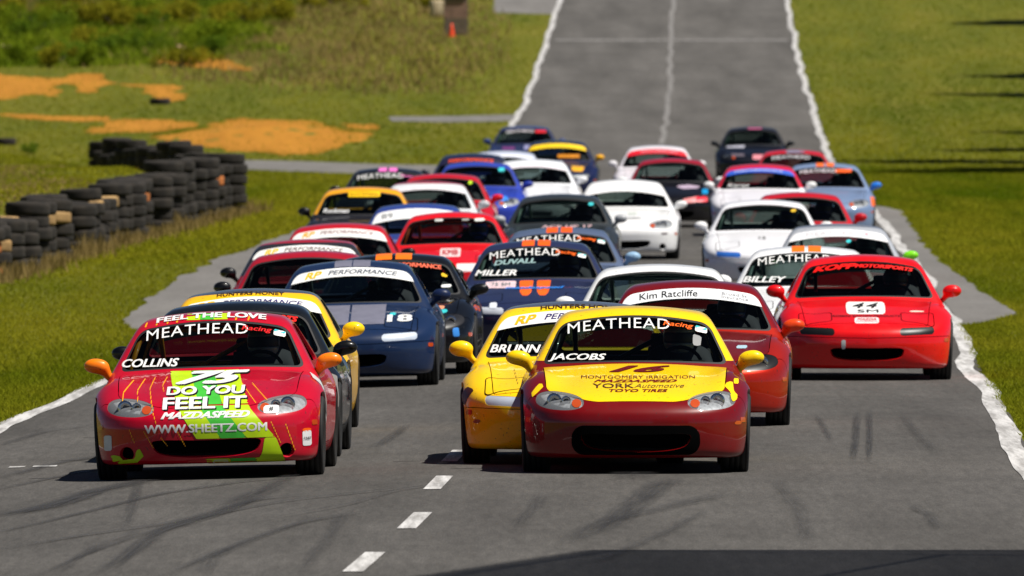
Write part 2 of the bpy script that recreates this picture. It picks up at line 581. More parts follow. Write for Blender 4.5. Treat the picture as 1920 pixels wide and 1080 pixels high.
    for lens in lamps:
        il = put('headlight' if kind == 'nb' else 'parking_light', part_mesh('headlight', lens, hull, off=-.002), 'lens')
        if kind == 'nb':
            put('reflector', part_mesh('reflector', lens, hull, off=-.022), 'reflector', il)
            sx = 1 if lens[0][:,0].mean() > 0 else -1
            b = MB()
            for q, (u, rr) in enumerate(((.585, .047), (.50, .030))):
                py = solve_front(hull, np.array([u*sx]), np.array([.532]))[0]
                b.lathe([(0.05, rr), (0.02, rr*1.15), (0.012, rr*1.15), (.04, rr*.4), (.045, 0.001)], n=18, axis='y', c=(u*sx, py-.012, .535), closed=False)
            put('lamp_bowl', b.mesh('lamp_bowl', smooth=True), 'bowl', il)
            am, _ = cut(lens, lambda V: np.hypot((np.abs(V[:,0])-.425)/1.15, V[:,2]-.517)-.030)
            put('turn_signal', part_mesh('turn_signal', am, hull, off=.0008), 'amber', il)
        else:
            put('reflector', part_mesh('reflector', lens, hull, off=-.02), 'bowl', il)
    for d, gp in doors:
        i = put('door', part_mesh('door', d, hull, rim=.02), 'body')
        put('door_seal', part_mesh('door_seal', gp, hull, off=-.008), 'void', i)  # black strip standing for the shaded gap round the door
    for t in tails:
        put('tail_light', part_mesh('tail_light', t, hull, off=-.002), 'red')
    if kind == 'na':   # pop-up headlamp lids
        for sx in (-1, 1):
            def gp_(V, sx=sx): return rrect(V[:,0]*sx, V[:,1], .485, .40, .155, .165, .05)
            def ringof(src):
                a_, _ = cut(src, lambda V: np.where(V[:,2] > .42, gp_(V)-.0035, 1.0))
                if len(a_[1]) == 0: return a_
                return cut(a_, lambda V: gp_(V)+.0035)[1]
            ring, ring2 = ringof(hood), ringof(rest)
            rg = (np.concatenate([ring[0], ring2[0]]), np.concatenate([ring[1], ring2[1]+len(ring[0])]))
            put('headlight_lid_seam', part_mesh('headlight_lid_seam', rg, hull, off=.003), 'void', ih)
    # side marker lamps
    for sx in (-1, 1):
        def gm(V, sx=sx):
            g = rrect(V[:,1], V[:,2], .36, .395, .045, .018, .01)
            return np.where(V[:,0]*sx > .6, g, 1.0)
        mk, _ = cut(bump, gm)
        if len(mk[1]): put('side_marker', part_mesh('side_marker', mk, hull, off=.003, rim=.003), 'amber')
    # ---------------- hardtop and windscreen
    gp = surface_nets(green, (-.80, 1.0, .64), (.80, 3.2, 1.24), h*.85)
    _, gp = cut(gp, lambda V: hull(V[:,0], V[:,1], V[:,2])+.004)
    def gws(V):
        x, y, z = V.T; ax = np.abs(x)
        g = smax((ax-(.663-(z-.80)*.47))*.9, z-s.ztop(x), .06)
        g = smax(g, (.792-.018*(x/.65)**2)-z, .05)
        return np.where(y < s.ws_y(x, z)+.10, g, 1.0)
    wsc, gp = cut(gp, gws)
    def gside(V):
        x, y, z = V.T
        g = smax((1.235+(z-.77)*1.50+.33-y)*.55, z-1.078, .05)
        g = smax(g, y-(2.52-(z-.8)*.25), .06)
        g = smax(g, .815-z, .03)
        return np.where(np.abs(x) > .42, g, 1.0)
    _, gp = cut(gp, gside)
    def grear(V):
        x, y, z = V.T
        g = smax(np.abs(x)-(.56-(z-.85)*.45), z-1.085, .06); g = smax(g, .865-z, .05)
        return np.where(y > 2.5, g, 1.0)
    rgl, gp = cut(gp, grear)
    def gfr(V): return (V[:,1]-(1.80+.14*(V[:,0]/.6)**2))*1.0
    frame, roof = cut(gp, lambda V: np.where(V[:,2] > .9, gfr(V), V[:,1]-1.66-(V[:,2]-.9)*.8))
    foot, frame = cut(frame, lambda V: V[:,2]-(.802-.03*np.clip(np.abs(V[:,0])-.6, 0, 1)))
    put('cowl_panel', part_mesh('cowl_panel', foot, green, rim=.02), 'body')
    i = put('windscreen_frame', part_mesh('windscreen_frame', frame, green, rim=.024), 'frame')
    put('windscreen_frame_lining', part_mesh('lining', frame, green, off=-.024), 'void', i)
    i = put('hardtop', part_mesh('hardtop', roof, green, rim=.022), 'roof')
    put('hardtop_lining', part_mesh('lining', roof, green, off=-.024), 'void', i)
    iw = put('windscreen', part_mesh('windscreen', wsc, green, off=-.007), 'glass')
    put('rear_window', part_mesh('rear_window', rgl, green, off=-.006), 'glass')
    rub, _ = cut(wsc, lambda V: -(gws(V)+.013))
    put('windscreen_rubber', part_mesh('windscreen_rubber', rub, green, off=-.002), 'black', iw)
    s.wsc = wsc; s.parts = out; s.i_ws = iw; s.i_hood = ih; s.i_bumper = ip; s.fog = fog
    s.i_roof = [k for k, q in enumerate(out) if q[0] == 'hardtop'][0]
    s.i_frame = [k for k, q in enumerate(out) if q[0] == 'windscreen_frame'][0]
    s.i_body = ib
    return s

def solve_front(F, x, z, y0=-.15, y1=1.9):
    """first hit of the surface seen from the front"""
    a = np.full_like(x, y0, dtype=float); b = a.copy(); hit = np.zeros(len(x), bool)
    ys = np.linspace(y0, y1, 120)
    for k in range(1, len(ys)):
        f = F(x, np.full_like(x, ys[k]), z)
        new = (f < 0) & ~hit
        a[new] = ys[k-1]; b[new] = ys[k]; hit |= new
    b[~hit] = y1; a[~hit] = y1
    for _ in range(22):
        m = (a+b)/2; f = F(x, m, z); i = f < 0
        b = np.where(i, m, b); a = np.where(i, a, m)
    return (a+b)/2

def solve_top(F, x, y, z1=1.4, z0=.3):
    a = np.full_like(x, z1, dtype=float); b = np.full_like(x, z0, dtype=float)
    for _ in range(30):
        m = (a+b)/2; i = F(x, y, m) < 0
        b = np.where(i, m, b); a = np.where(i, a, m)
    return (a+b)/2

def lay(F, u, v, proj, off):
    if proj == 'front':
        y = solve_front(F, u, v, 0.9 if F.__name__ == 'green' else -.15, 2.4 if F.__name__ == 'green' else 1.5)
        P = np.stack([u, y, v], 1)
    elif proj == 'top':
        P = np.stack([u, v, solve_top(F, u, v)], 1)
    else:      # 'side': u = y, v = z, seen from +x or -x
        sgn = 1 if proj == 'left' else -1
        a = np.full_like(u, .95); b = np.full_like(u, .3)
        for _ in range(28):
            m = (a+b)/2; i = F(m*sgn, u, v) < 0
            b = np.where(i, m, b); a = np.where(i, a, m)
        P = np.stack([(a+b)/2*sgn, u, v], 1)
    n = unit(grad(F, P))
    return P + n*off, n

# ------------------------------------------------------------------ lettering
_txt = {}
def text2d(txt, bold=0.0, shear=0.0, space=1.0):
    key = (txt, bold, shear, space)
    if key in _txt: return _txt[key]
    cu = bpy.data.curves.new('lettering_source', 'FONT')
    cu.body = txt; cu.size = 1.0; cu.shear = shear; cu.space_character = space
    cu.resolution_u = 3; cu.fill_mode = 'FRONT'
    ob = bpy.data.objects.new('lettering_source', cu); COL.objects.link(ob)
    dg = bpy.context.evaluated_depsgraph_get(); dg.update()
    me = ob.evaluated_get(dg).to_mesh()
    bm = bmesh.new(); bm.from_mesh(me)
    bmesh.ops.triangulate(bm, faces=bm.faces[:])
    bm.verts.index_update()
    V = np.array([v.co[:2] for v in bm.verts]); T = np.array([[v.index for v in f.verts] for f in bm.faces])
    bm.free(); ob.evaluated_get(dg).to_mesh_clear()
    bpy.data.objects.remove(ob, do_unlink=True); bpy.data.curves.remove(cu)
    lay_z = np.zeros(len(V))
    if bold > 0:
        b_ = bold*.75; n0 = len(V); VV, TT, ZZ = [], [], []
        for k, (dx, dy) in enumerate([(i_*b_, j_*b_*.6) for i_ in (-1,0,1) for j_ in (-1,0,1)] if bold > .035 else [(-b_,-b_*.6),(b_,-b_*.6),(-b_,b_*.6),(b_,b_*.6)]):
            VV.append(V+np.array((dx, dy))); TT.append(T+n0*k); ZZ.append(np.full(n0, k*.00018))
        V = np.concatenate(VV); T = np.concatenate(TT); lay_z = np.concatenate(ZZ)
    V = (V - V.min(0))/(V.max(0)-V.min(0))
    # one midpoint subdivision
    E = np.sort(np.concatenate([T[:, [0,1]], T[:, [1,2]], T[:, [2,0]]]), 1)
    U, inv = np.unique(E, axis=0, return_inverse=True); inv = inv.ravel(); m = len(T)
    base = len(V); V = np.concatenate([V, (V[U[:,0]]+V[U[:,1]])/2]); lay_z = np.concatenate([lay_z, (lay_z[U[:,0]]+lay_z[U[:,1]])/2])
    p, q, r = base+inv[:m], base+inv[m:2*m], base+inv[2*m:]
    T = np.concatenate([np.stack([T[:,0],p,r],1), np.stack([p,T[:,1],q],1), np.stack([r,q,T[:,2]],1), np.stack([p,q,r],1)])
    _txt[key] = (V, T, lay_z)
    return _txt[key]

def letter_mesh(F, proj, txt, cx, cz, w, h, bold=0.0, shear=0.0, arc=0.0, off=.004, flip=False, space=1.0):
    V, T, lz = text2d(txt, bold, shear, space)
    u = cx + (V[:,0]-.5)*w
    if flip: u = cx - (V[:,0]-.5)*w; T = T[:, ::-1]
    v = cz + (V[:,1]-.5)*h - arc*(u/.5)**2
    if proj == 'top': v = cz - (V[:,1]-.5)*h; T = T
    P, n = lay(F, u, v, proj, off)
    P = P + n*lz[:, None]
    return mesh_from('lettering', P, T, normals=n)

def patch_mesh(F, proj, u0, u1, v0, v1, field=None, off=.0025, res=.02, arc=0.0):
    nu = max(2, int((u1-u0)/res)+1); nv = max(2, int((v1-v0)/res)+1)
    nu = min(nu, 60); nv = min(nv, 60)
    U, W = np.meshgrid(np.linspace(u0, u1, nu), np.linspace(v0, v1, nv), indexing='ij')
    I = np.arange(nu*nv).reshape(nu, nv)
    a, b, c, d = I[:-1,:-1].ravel(), I[1:,:-1].ravel(), I[1:,1:].ravel(), I[:-1,1:].ravel()
    T = np.concatenate([np.stack([a,b,c],1), np.stack([a,c,d],1)])
    V = np.stack([U.ravel(), W.ravel(), 0*U.ravel()], 1)
    if field is not None:
        (V, T), _ = cut((V, T), lambda q: field(q[:,0], q[:,1]))
    P, n = lay(F, V[:,0], V[:,1] - arc*(V[:,0]/.5)**2, proj, off)
    fn = np.cross(P[T[:,1]]-P[T[:,0]], P[T[:,2]]-P[T[:,0]])
    bad = np.sum(fn*n[T[:,0]], 1) < 0
    T[bad] = T[bad][:, ::-1]
    return mesh_from('decal', P, T, normals=n)

# ------------------------------------------------------------------ road geometry, ground, asphalt, paint
_PR = curve([(-50,0),(0,0),(150,0),(172,.01),(186,.05),(200,.13),(220,.25),(245,.385),(280,.545),(300,.63),(330,.81),(365,1.18),(421,2.15),(480,3.80),(540,6.1),(600,8.8),(700,13.3),(900,22.3),(3000,110.0)], 12000)
def prof(Y): return _PR(np.asarray(Y, float))
def dprof(Y): return float((_PR(Y+3)-_PR(Y-3))/6)
CEN = curve([(0,-2.9),(60,-1.62),(85,-.93),(93,-.72),(102,-.53),(109,-.38),(142,.26),(175,1.02),(200,1.45),(260,2.32),(330,3.22),(365,3.68),(421,4.50),(483,5.25),(512,5.62),(540,5.98),(700,8.0),(1200,14.0),(3000,36.0)], 4000)
def heading(Y): return float((CEN(Y+4)-CEN(Y-4))/8)
def camber(X, Y):
    """the left lane falls away from the crown of the near road"""
    X = np.asarray(X, float); Y = np.asarray(Y, float)
    t = np.clip((235.0-Y)/80.0, 0, 1); t = t*t*(3-2*t)
    return -.027*t*np.clip(CEN(Y)-.2-X, 0, 4.3)
def road_z(X, Y): return prof(Y)+camber(X, Y)
def g_at(px, py):
    """ground point seen at a pixel of the 1920 x 1080 photograph"""
    Y = np.geomspace(40, 1500, 20000)
    row = Y_HOR + FPX*(HC-road_z((px-960.0)*Y/FPX, Y))/Y
    k = int(np.argmin(np.abs(row-py)))
    return (px-960.0)*Y[k]/FPX, float(Y[k])


def vnoise(x, y, seed=0):
    """cheap smooth value noise"""
    x = np.asarray(x, float); y = np.asarray(y, float)
    def hsh(i, j):
        q = np.sin(i*127.1 + j*311.7 + seed*74.7)*43758.5453
        return q - np.floor(q)
    i = np.floor(x); j = np.floor(y); fx = x-i; fy = y-j
    fx = fx*fx*(3-2*fx); fy = fy*fy*(3-2*fy)
    return (hsh(i,j)*(1-fx)+hsh(i+1,j)*fx)*(1-fy) + (hsh(i,j+1)*(1-fx)+hsh(i+1,j+1)*fx)*fy
def fbm(x, y, seed=0): return (vnoise(x, y, seed) + .5*vnoise(2.1*x, 2.1*y, seed+1) + .25*vnoise(4.3*x, 4.3*y, seed+2))/1.75

def poly_sd(pts):
    P = np.array(pts, float)
    def f(u, v):
        d = np.full(np.shape(u), 1e9); ins = np.zeros(np.shape(u), bool); n = len(P)
        for i in range(n):
            a, b = P[i], P[(i+1) % n]; e = b-a
            t = np.clip(((u-a[0])*e[0]+(v-a[1])*e[1])/(e@e+1e-12), 0, 1)
            d = np.minimum(d, np.hypot(u-a[0]-t*e[0], v-a[1]-t*e[1]))
            ins ^= ((a[1] > v) != (b[1] > v)) & (u < (b[0]-a[0])*(v-a[1])/(b[1]-a[1]+1e-12)+a[0])
        return np.where(ins, -d, d)
    return f

# earth bank held by the tyre wall on the left
W0 = g_at(-70, 528); W1 = g_at(437, 392); W2 = ((168-960)*(W1[1]+34.0)/FPX, W1[1]+34.0)
_bank = poly_sd([W0, W1, W2, (-60.0, W2[1]+6), (-60.0, W0[1]-30)])
MND = g_at(500, 264)
def zfun(X, Y):
    X = np.asarray(X, float); Y = np.asarray(Y, float)
    d = np.clip((-_bank(X, Y)-.35)/1.6, 0, 1)
    rd = np.clip((4.0-np.abs(X-CEN(Y)))/.5, 0, 1)
    md = .38*np.exp(-((X-MND[0])/2.6)**2-((Y-MND[1])/13.0)**2)*(.7+.6*fbm(X*.9, Y*.2, 14))
    return road_z(X, Y) - .03*rd + md + .70*d*d*(3-2*d) + np.clip(d*.2*(fbm(X*.4, Y*.12, 5)-.4), -.05, .15)

def grid_mesh(name, xs, ys, zf, mat):
    X, Y = np.meshgrid(xs, ys, indexing='xy')
    V = np.stack([X.ravel(), Y.ravel(), zf(X.ravel(), Y.ravel())], 1)
    I = np.arange(X.size).reshape(X.shape)
    F = np.stack([I[:-1,:-1].ravel(), I[:-1,1:].ravel(), I[1:,1:].ravel(), I[1:,:-1].ravel()], 1)
    return mesh_from(name, V, F, mat)

def world_mat(name, build, rough=0.9):
    m, nt, p = nodes_of(name)
    p.inputs['Roughness'].default_value = rough
    p.inputs['Specular IOR Level'].default_value = 0.2
    tc = N(nt, 'ShaderNodeTexCoord')
    def noise(scale, detail=5.0, rough_=0.6, seed=0.0):
        mp = N(nt, 'ShaderNodeMapping'); mp.inputs['Scale'].default_value = scale; mp.inputs['Location'].default_value = (seed, seed*.7, 0)
        nt.links.new(tc.outputs['Object'], mp.inputs[0])
        nz = N(nt, 'ShaderNodeTexNoise', Scale=1.0, Detail=detail, Roughness=rough_)
        nt.links.new(mp.outputs[0], nz.inputs['Vector'])
        return nz.outputs['Fac']
    def ramp(fac, stops):
        r = N(nt, 'ShaderNodeValToRGB'); e = r.color_ramp.elements
        e[0].position, e[0].color = stops[0][0], (*stops[0][1], 1)
        e[1].position, e[1].color = stops[-1][0], (*stops[-1][1], 1)
        for q, c in stops[1:-1]:
            k = e.new(q); k.color = (*c, 1)
        nt.links.new(fac, r.inputs[0]); return r.outputs[0]
    def mix(fac, a, b, mode='MIX'):
        x = N(nt, 'ShaderNodeMix', data_type='RGBA', blend_type=mode)
        for sock, v in ((x.inputs[0], fac), (x.inputs[6], a), (x.inputs[7], b)):
            if hasattr(v, 'is_linked') or hasattr(v, 'links'): nt.links.new(v, sock)
            elif isinstance(v, tuple): sock.default_value = (*v, 1)
            else: sock.default_value = v
        return x.outputs[2]
    col = build(noise, ramp, mix)
    if name == 'asphalt':      # base colour grows paler up the hill
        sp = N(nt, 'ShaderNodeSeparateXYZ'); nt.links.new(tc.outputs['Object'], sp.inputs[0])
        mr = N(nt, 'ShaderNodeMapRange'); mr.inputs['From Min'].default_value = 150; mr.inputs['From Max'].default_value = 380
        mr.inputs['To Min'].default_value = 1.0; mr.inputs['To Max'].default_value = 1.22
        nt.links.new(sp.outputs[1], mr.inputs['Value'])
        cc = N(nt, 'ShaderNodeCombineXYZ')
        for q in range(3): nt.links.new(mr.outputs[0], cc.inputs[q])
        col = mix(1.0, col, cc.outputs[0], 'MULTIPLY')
    nt.links.new(col, p.inputs['Base Color'])
    return m

g1, g2, g3, dry = (.080,.096,.007), (.122,.126,.010), (.170,.150,.018), (.23,.150,.042)
M_GRASS = world_mat('grass_soil', lambda n, r, m: m(.35, r(n((.45,.05,1), 6), [(.33,g1),(.5,g2),(.68,g3)]), r(n((3.5,.4,1), 5, .7, 3), [(.3,g1),(.55,g2),(.72,dry)])))
M_EARTH = world_mat('orange_clay', lambda n, r, m: m(.4, r(n((.8,.1,1), 6), [(.3,(.33,.130,.008)),(.7,(.44,.190,.016))]), r(n((5,.5,1), 5), [(.3,(.28,.115,.010)),(.7,(.46,.21,.024))])))
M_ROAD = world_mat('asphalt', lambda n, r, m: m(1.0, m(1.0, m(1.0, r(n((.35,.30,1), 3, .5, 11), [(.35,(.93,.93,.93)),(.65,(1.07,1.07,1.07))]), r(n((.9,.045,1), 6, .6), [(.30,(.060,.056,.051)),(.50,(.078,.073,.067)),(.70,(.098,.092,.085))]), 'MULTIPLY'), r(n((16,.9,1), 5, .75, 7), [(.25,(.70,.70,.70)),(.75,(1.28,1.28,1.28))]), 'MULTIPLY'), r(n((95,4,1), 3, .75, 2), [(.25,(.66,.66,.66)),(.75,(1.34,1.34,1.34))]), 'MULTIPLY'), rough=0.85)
M_APRON = world_mat('pale_asphalt', lambda n, r, m: m(1.0, r(n((1.2,.12,1), 6), [(.3,(.135,.128,.120)),(.7,(.185,.176,.166))]), r(n((14,1.6,1), 5, .75, 7), [(.25,(.84,.84,.84)),(.75,(1.14,1.14,1.14))]), 'MULTIPLY'))
M_PAINT = world_mat('road_paint', lambda n, r, m: m(.75, (.52,.51,.50), r(n((9,.35,1), 5, .7), [(.40,(.24,.23,.22)),(.60,(.62,.61,.60))])), rough=0.7)
M_WORN = world_mat('worn_road_paint', lambda n, r, m: r(n((12,.5,1), 5, .75), [(.35,(.11,.105,.10)),(.65,(.27,.26,.25))]), rough=0.8)

xs = np.concatenate([np.linspace(-900,-60,22), np.linspace(-58,-27,12), np.arange(-26,24.1,.5), np.linspace(26,60,12), np.linspace(80,900,20)])
ys = np.concatenate([np.linspace(-200,50,12), np.arange(56,640,2.0), np.linspace(645,900,40), np.linspace(930,3000,40)])
tag(link('ground', grid_mesh('ground', xs, ys, zfun, M_GRASS)), kind='structure')

ROADW = 4.32
def ribbon(name, ys, left, right, lift, mat, parent=None):
    ys = np.asarray(ys, float); L = left(ys); R_ = right(ys); n = 4
    X = np.stack([L+(R_-L)*k/n for k in range(n+1)], 1); Y = np.repeat(ys[:,None], n+1, 1)
    V = np.stack([X.ravel(), Y.ravel(), road_z(X.ravel(), Y.ravel())+lift], 1)
    I = np.arange(X.size).reshape(X.shape)
    F = np.stack([I[:-1,:-1].ravel(), I[:-1,1:].ravel(), I[1:,1:].ravel(), I[1:,:-1].ravel()], 1)
    return link(name, mesh_from(name, V, F, mat), parent)
yr_ = np.concatenate([np.arange(20,640,2.0), np.arange(645,1500,15.0)])
edge = lambda Y, k: .05*(fbm(Y*.5, 0*Y, k)-.5) + .10*(fbm(Y*.09, 0*Y, k+3)-.5)
road = tag(ribbon('road', yr_, lambda Y: CEN(Y)-ROADW+edge(Y,1), lambda Y: CEN(Y)+ROADW+edge(Y,2), .012, M_ROAD), kind='structure')
yl = np.arange(60, 640, .5)
wob = lambda Y, k: .13*(vnoise(Y*.15, 0*Y, k)-.5) + .02*(vnoise(Y*.5, 0*Y, k+5)-.5)
ribbon('edge_line', yl, lambda Y: CEN(Y)+4.15+wob(Y,11), lambda Y: CEN(Y)+4.32+wob(Y,11)+.05*(vnoise(Y*.3,0*Y,9)-.5), .017, M_PAINT, road)
ribbon('edge_line', yl, lambda Y: CEN(Y)-4.34+wob(Y,21), lambda Y: CEN(Y)-4.17+wob(Y,21)+.05*(vnoise(Y*.3,0*Y,8)-.5), .017, M_PAINT, road)
for (X, Y) in ((-.86,84.7),(-.62,92.9),(-.515,101.9),(-.43,109.4)):
    q = (CEN(Y+2)-CEN(Y-2))/4
    ribbon('centre_dash', np.linspace(Y-1.75, Y+1.75, 5), lambda y: X-.06+(y-Y)*q, lambda y: X+.06+(y-Y)*q, .017, M_PAINT, road)
for Y in np.arange(118, 375, 8.3):
    ribbon('centre_dash', np.linspace(Y-1.6, Y+1.6, 5), lambda y: CEN(y)-.06, lambda y: CEN(y)+.06, .017, M_WORN, road)
ribbon('centre_line', np.arange(378, 640, .5), lambda Y: CEN(Y)-.075+wob(Y,31)*.8, lambda Y: CEN(Y)+.075+wob(Y,31)*.8, .017, M_WORN, road)
Yc = g_at(1250, 76)[1]
ribbon('cross_line', np.array([Yc-.7, Yc+.7]), lambda Y: CEN(Y)-4.0, lambda Y: CEN(Y)+4.0, .0165, M_WORN, road)
for a, b in ((-3.78,-3.66),(-3.60,-3.42)):
    ribbon('grid_mark', np.array([109.2,109.6]), lambda Y: 0*Y+a, lambda Y: 0*Y+b, .017, M_PAINT, road)

def sheet(name, px, mat, lift, rag=.25, dx=.12, dy=.9, world=False, kind='structure', nx=2.0, ny=.35):
    P = np.array(px if world else [g_at(*q) for q in px])
    lo = P.min(0)-1.0; hi = P.max(0)+1.0
    xs_ = np.arange(lo[0], hi[0]+dx, dx); ys_ = np.arange(lo[1], hi[1]+dy, dy)
    X, Y = np.meshgrid(xs_, ys_, indexing='xy')
    V = np.stack([X.ravel(), Y.ravel(), 0*X.ravel()], 1)
    I = np.arange(X.size).reshape(X.shape)
    a, b, c, d = I[:-1,:-1].ravel(), I[:-1,1:].ravel(), I[1:,1:].ravel(), I[1:,:-1].ravel()
    T = np.concatenate([np.stack([a,b,c],1), np.stack([a,c,d],1)])
    sc = np.array((1.0, 1/6.0))     # the outline's roughness is longer along the view
    f = poly_sd(P*sc)
    def g(V):
        return f(V[:,0], V[:,1]/6.0) + rag*(fbm(V[:,0]*nx, V[:,1]*ny, 4)-.5)
    (V, T), _ = cut((V, T), g)
    V[:,2] = zfun(V[:,0], V[:,1])+lift
    EXCL.append((g, lo, hi, .12 if mat is M_EARTH else 0.0))
    return tag(link(name, mesh_from(name, V, T, mat)), kind=kind)
EXCL = []
# clay patches on the left
for k, P in enumerate((
    [(295,264),(335,268),(420,250),(372,240),(410,228),(470,222),(560,226),(622,240),(642,262),(695,258),(700,266),(650,276),(600,291),(520,295),(430,286),(300,273)],
    [(182,226),(260,223),(370,229),(374,240),(300,251),(190,250)],
    [(-40,132),(60,145),(112,141),(118,155),(90,178),(-40,186)],
    [(124,141),(170,134),(202,155),(165,173),(140,165)],
    [(238,160),(335,158),(328,190),(300,188),(270,168)],
    [(280,108),(420,112),(472,131),(400,126),(290,119)],
    [(10,214),(200,219),(210,228),(20,222)], [(640,232),(690,236),(700,246),(650,246)])):
    sheet('bare_earth', P, M_EARTH, .007, rag=1.3 if k < 3 else 1.1, nx=1.3, ny=.22)
# side roads and paved aprons
ex = lambda Y, s_: float(CEN(Y))+s_*4.2
sheet('access_road', [(430,300),(560,303),(700,308),(900,312),(900,334),(760,330),(600,324),(435,318)], M_APRON, .009, rag=.12)
sheet('access_road', [(730,219),(860,218),(985,214),(990,226),(860,230),(735,228)], M_APRON, .009, rag=.15)
sheet('access_road', [(925,-6),(1060,-10),(1070,28),(1000,26),(925,24)], M_APRON, .009, rag=.15)
sheet('paved_apron', [(222,601),(330,524),(405,489),(470,463),(560,432),(690,405),(690,470),(560,560),(420,640),(330,640)], M_APRON, .009, rag=.3)
sheet('paved_apron', [(1560,392),(1610,386),(1655,388),(1692,396),(1720,440),(1742,470),(1800,520),(1906,590),(1870,600),(1792,612),(1720,600),(1560,470)], M_APRON, .009, rag=.25)

# tyre marks on the racing line
def skid_mat():
    m = bpy.data.materials.new('tyre_mark'); m.use_nodes = True
    nt = m.node_tree; p = nt.nodes['Principled BSDF']
    p.inputs['Base Color'].default_value = (.028,.027,.027,1); p.inputs['Roughness'].default_value = .7
    at = N(nt, 'ShaderNodeAttribute', attribute_name='fade')
    cb = N(nt, 'ShaderNodeCombineXYZ')
    for q, nm in enumerate(('across', 'along')):
        a_ = N(nt, 'ShaderNodeAttribute', attribute_name=nm); nt.links.new(a_.outputs['Fac'], cb.inputs[q])
    nz = N(nt, 'ShaderNodeTexNoise', Scale=1.0, Detail=4.0, Roughness=.6); nt.links.new(cb.outputs[0], nz.inputs['Vector'])
    mr = N(nt, 'ShaderNodeMapRange'); mr.inputs['From Min'].default_value = .25; mr.inputs['From Max'].default_value = .62
    nt.links.new(nz.outputs['Fac'], mr.inputs['Value'])
    mu = N(nt, 'ShaderNodeMath', operation='MULTIPLY'); nt.links.new(mr.outputs[0], mu.inputs[0]); nt.links.new(at.outputs['Fac'], mu.inputs[1])
    nt.links.new(mu.outputs[0], p.inputs['Alpha'])
    return m
M_SKID = skid_mat()
def skid(px, wpx, strength=.7, lift=.021):
    P = [g_at(*q) for q in px]; n = 40
    t = np.linspace(0, len(P)-1, n); i = np.clip(t.astype(int), 0, len(P)-2); f = t-i
    pts = np.array([np.array(P[a])*(1-b)+np.array(P[a+1])*b for a, b in zip(i, f)])
    for _ in range(6): pts[1:-1] = (pts[:-2]+2*pts[1:-1]+pts[2:])/4
    V = []; A = []; B1 = []; B2 = []; m = 7; sd_ = random.uniform(0, 50)
    for k, (x, y) in enumerate(pts):
        w = wpx*y/FPX/2
        for j in range(m):
            u = -1+2*j/(m-1)
            V.append((x+u*w, y, float(road_z(x+u*w, y))+lift))
            B1.append(sd_+u*3.2); B2.append(sd_+k*.16)
            A.append(strength*(1-abs(u)**2)*min(1, 5*k/(n-1))*min(1, 5*(n-1-k)/(n-1)))
    F = [(a*m+j, a*m+j+1, (a+1)*m+j+1, (a+1)*m+j) for a in range(n-1) for j in range(m-1)]
    me = mesh_from('tyre_mark', V, F, M_SKID)
    at = me.attributes.new('fade', 'FLOAT', 'POINT'); at.data.foreach_set('value', np.array(A, np.float32))
    for nm, q in (('across', B1), ('along', B2)): me.attributes.new(nm, 'FLOAT', 'POINT').data.foreach_set('value', np.array(q, np.float32))
    link('tyre_mark', me, road)
for k, (px, w, s_) in enumerate((
    ([(-40,1012),(120,975),(300,930),(470,905),(640,893)], 34, .6), ([(-40,930),(150,890),(260,872)], 26, .5), ([(60,1090),(170,1040),(330,985),(520,945),(700,925),(880,912)], 26, .55), ([(300,1090),(420,1035),(560,985),(690,962)], 40, .5),
    ([(-30,978),(90,955),(200,920),(330,893)], 95, .75), ([(180,1085),(240,1045),(300,1000),(420,965),(560,900)], 60, .6), ([(-20,1040),(150,1010),(330,985),(480,940),(600,930)], 40, .5),
    ([(-20,905),(120,870),(200,858)], 45, .5), ([(-20,845),(90,812),(190,800)], 40, .5), ([(380,1085),(400,1050),(470,1020)], 70, .45), ([(400,960),(520,910),(560,888)], 70, .6),
    ([(235,1000),(255,930),(262,905)], 45, .5), ([(700,845),(740,820),(765,800)], 45, .6), ([(470,985),(660,950),(740,925),(880,905)], 30, .45),
    ([(1120,1010),(1180,960),(1230,920),(1260,900)], 120, .75), ([(1060,1030),(1130,985),(1280,950),(1360,930)], 110, .55), ([(1600,870),(1605,830),(1608,775)], 30, .8), ([(1628,872),(1632,830),(1630,772)], 26, .8),
    ([(1560,835),(1545,805),(1530,780)], 26, .6), ([(1700,950),(1740,970),(1760,1000)], 45, .5), ([(960,1000),(1000,960),(1020,930)], 60, .4), ([(820,880),(860,860),(880,840)], 40, .4),
    ([(1180,905),(1190,892),(1200,880)], 160, .5), ([(1100,1070),(1240,1010),(1330,960)], 60, .45), ([(1690,780),(1720,820),(1760,860)], 40, .35), ([(560,1085),(620,1010),(650,960)], 60, .4),
    ([(1450,900),(1500,960),(1520,1040)], 70, .35), ([(100,1085),(180,1030),(300,990)], 50, .45))):
    skid(px, w*(.8 if k < 8 else .62), s_*(1.15 if k < 8 else .8), .021+.0004*k)

# ------------------------------------------------------------------ wheels, mirrors, cabin, driver
def tyre_mesh():
    b = MB(); r = TYRE_R
    prof = [(-.070,.185),(-.085,.20),(-.100,.235),(-.101,.262),(-.092,.280),(-.080,.2885)]
    for k in range(4):
        x0 = -.072+.038*k
        prof += [(x0, r),(x0+.026, r),(x0+.029, r-.007),(x0+.036, r-.007)]
    prof += [(.080,.2885),(.092,.280),(.101,.262),(.100,.235),(.085,.20),(.070,.185)]
    b.lathe(prof, n=44, axis='x', closed=True)
    return b.mesh('tyre', smooth=True)

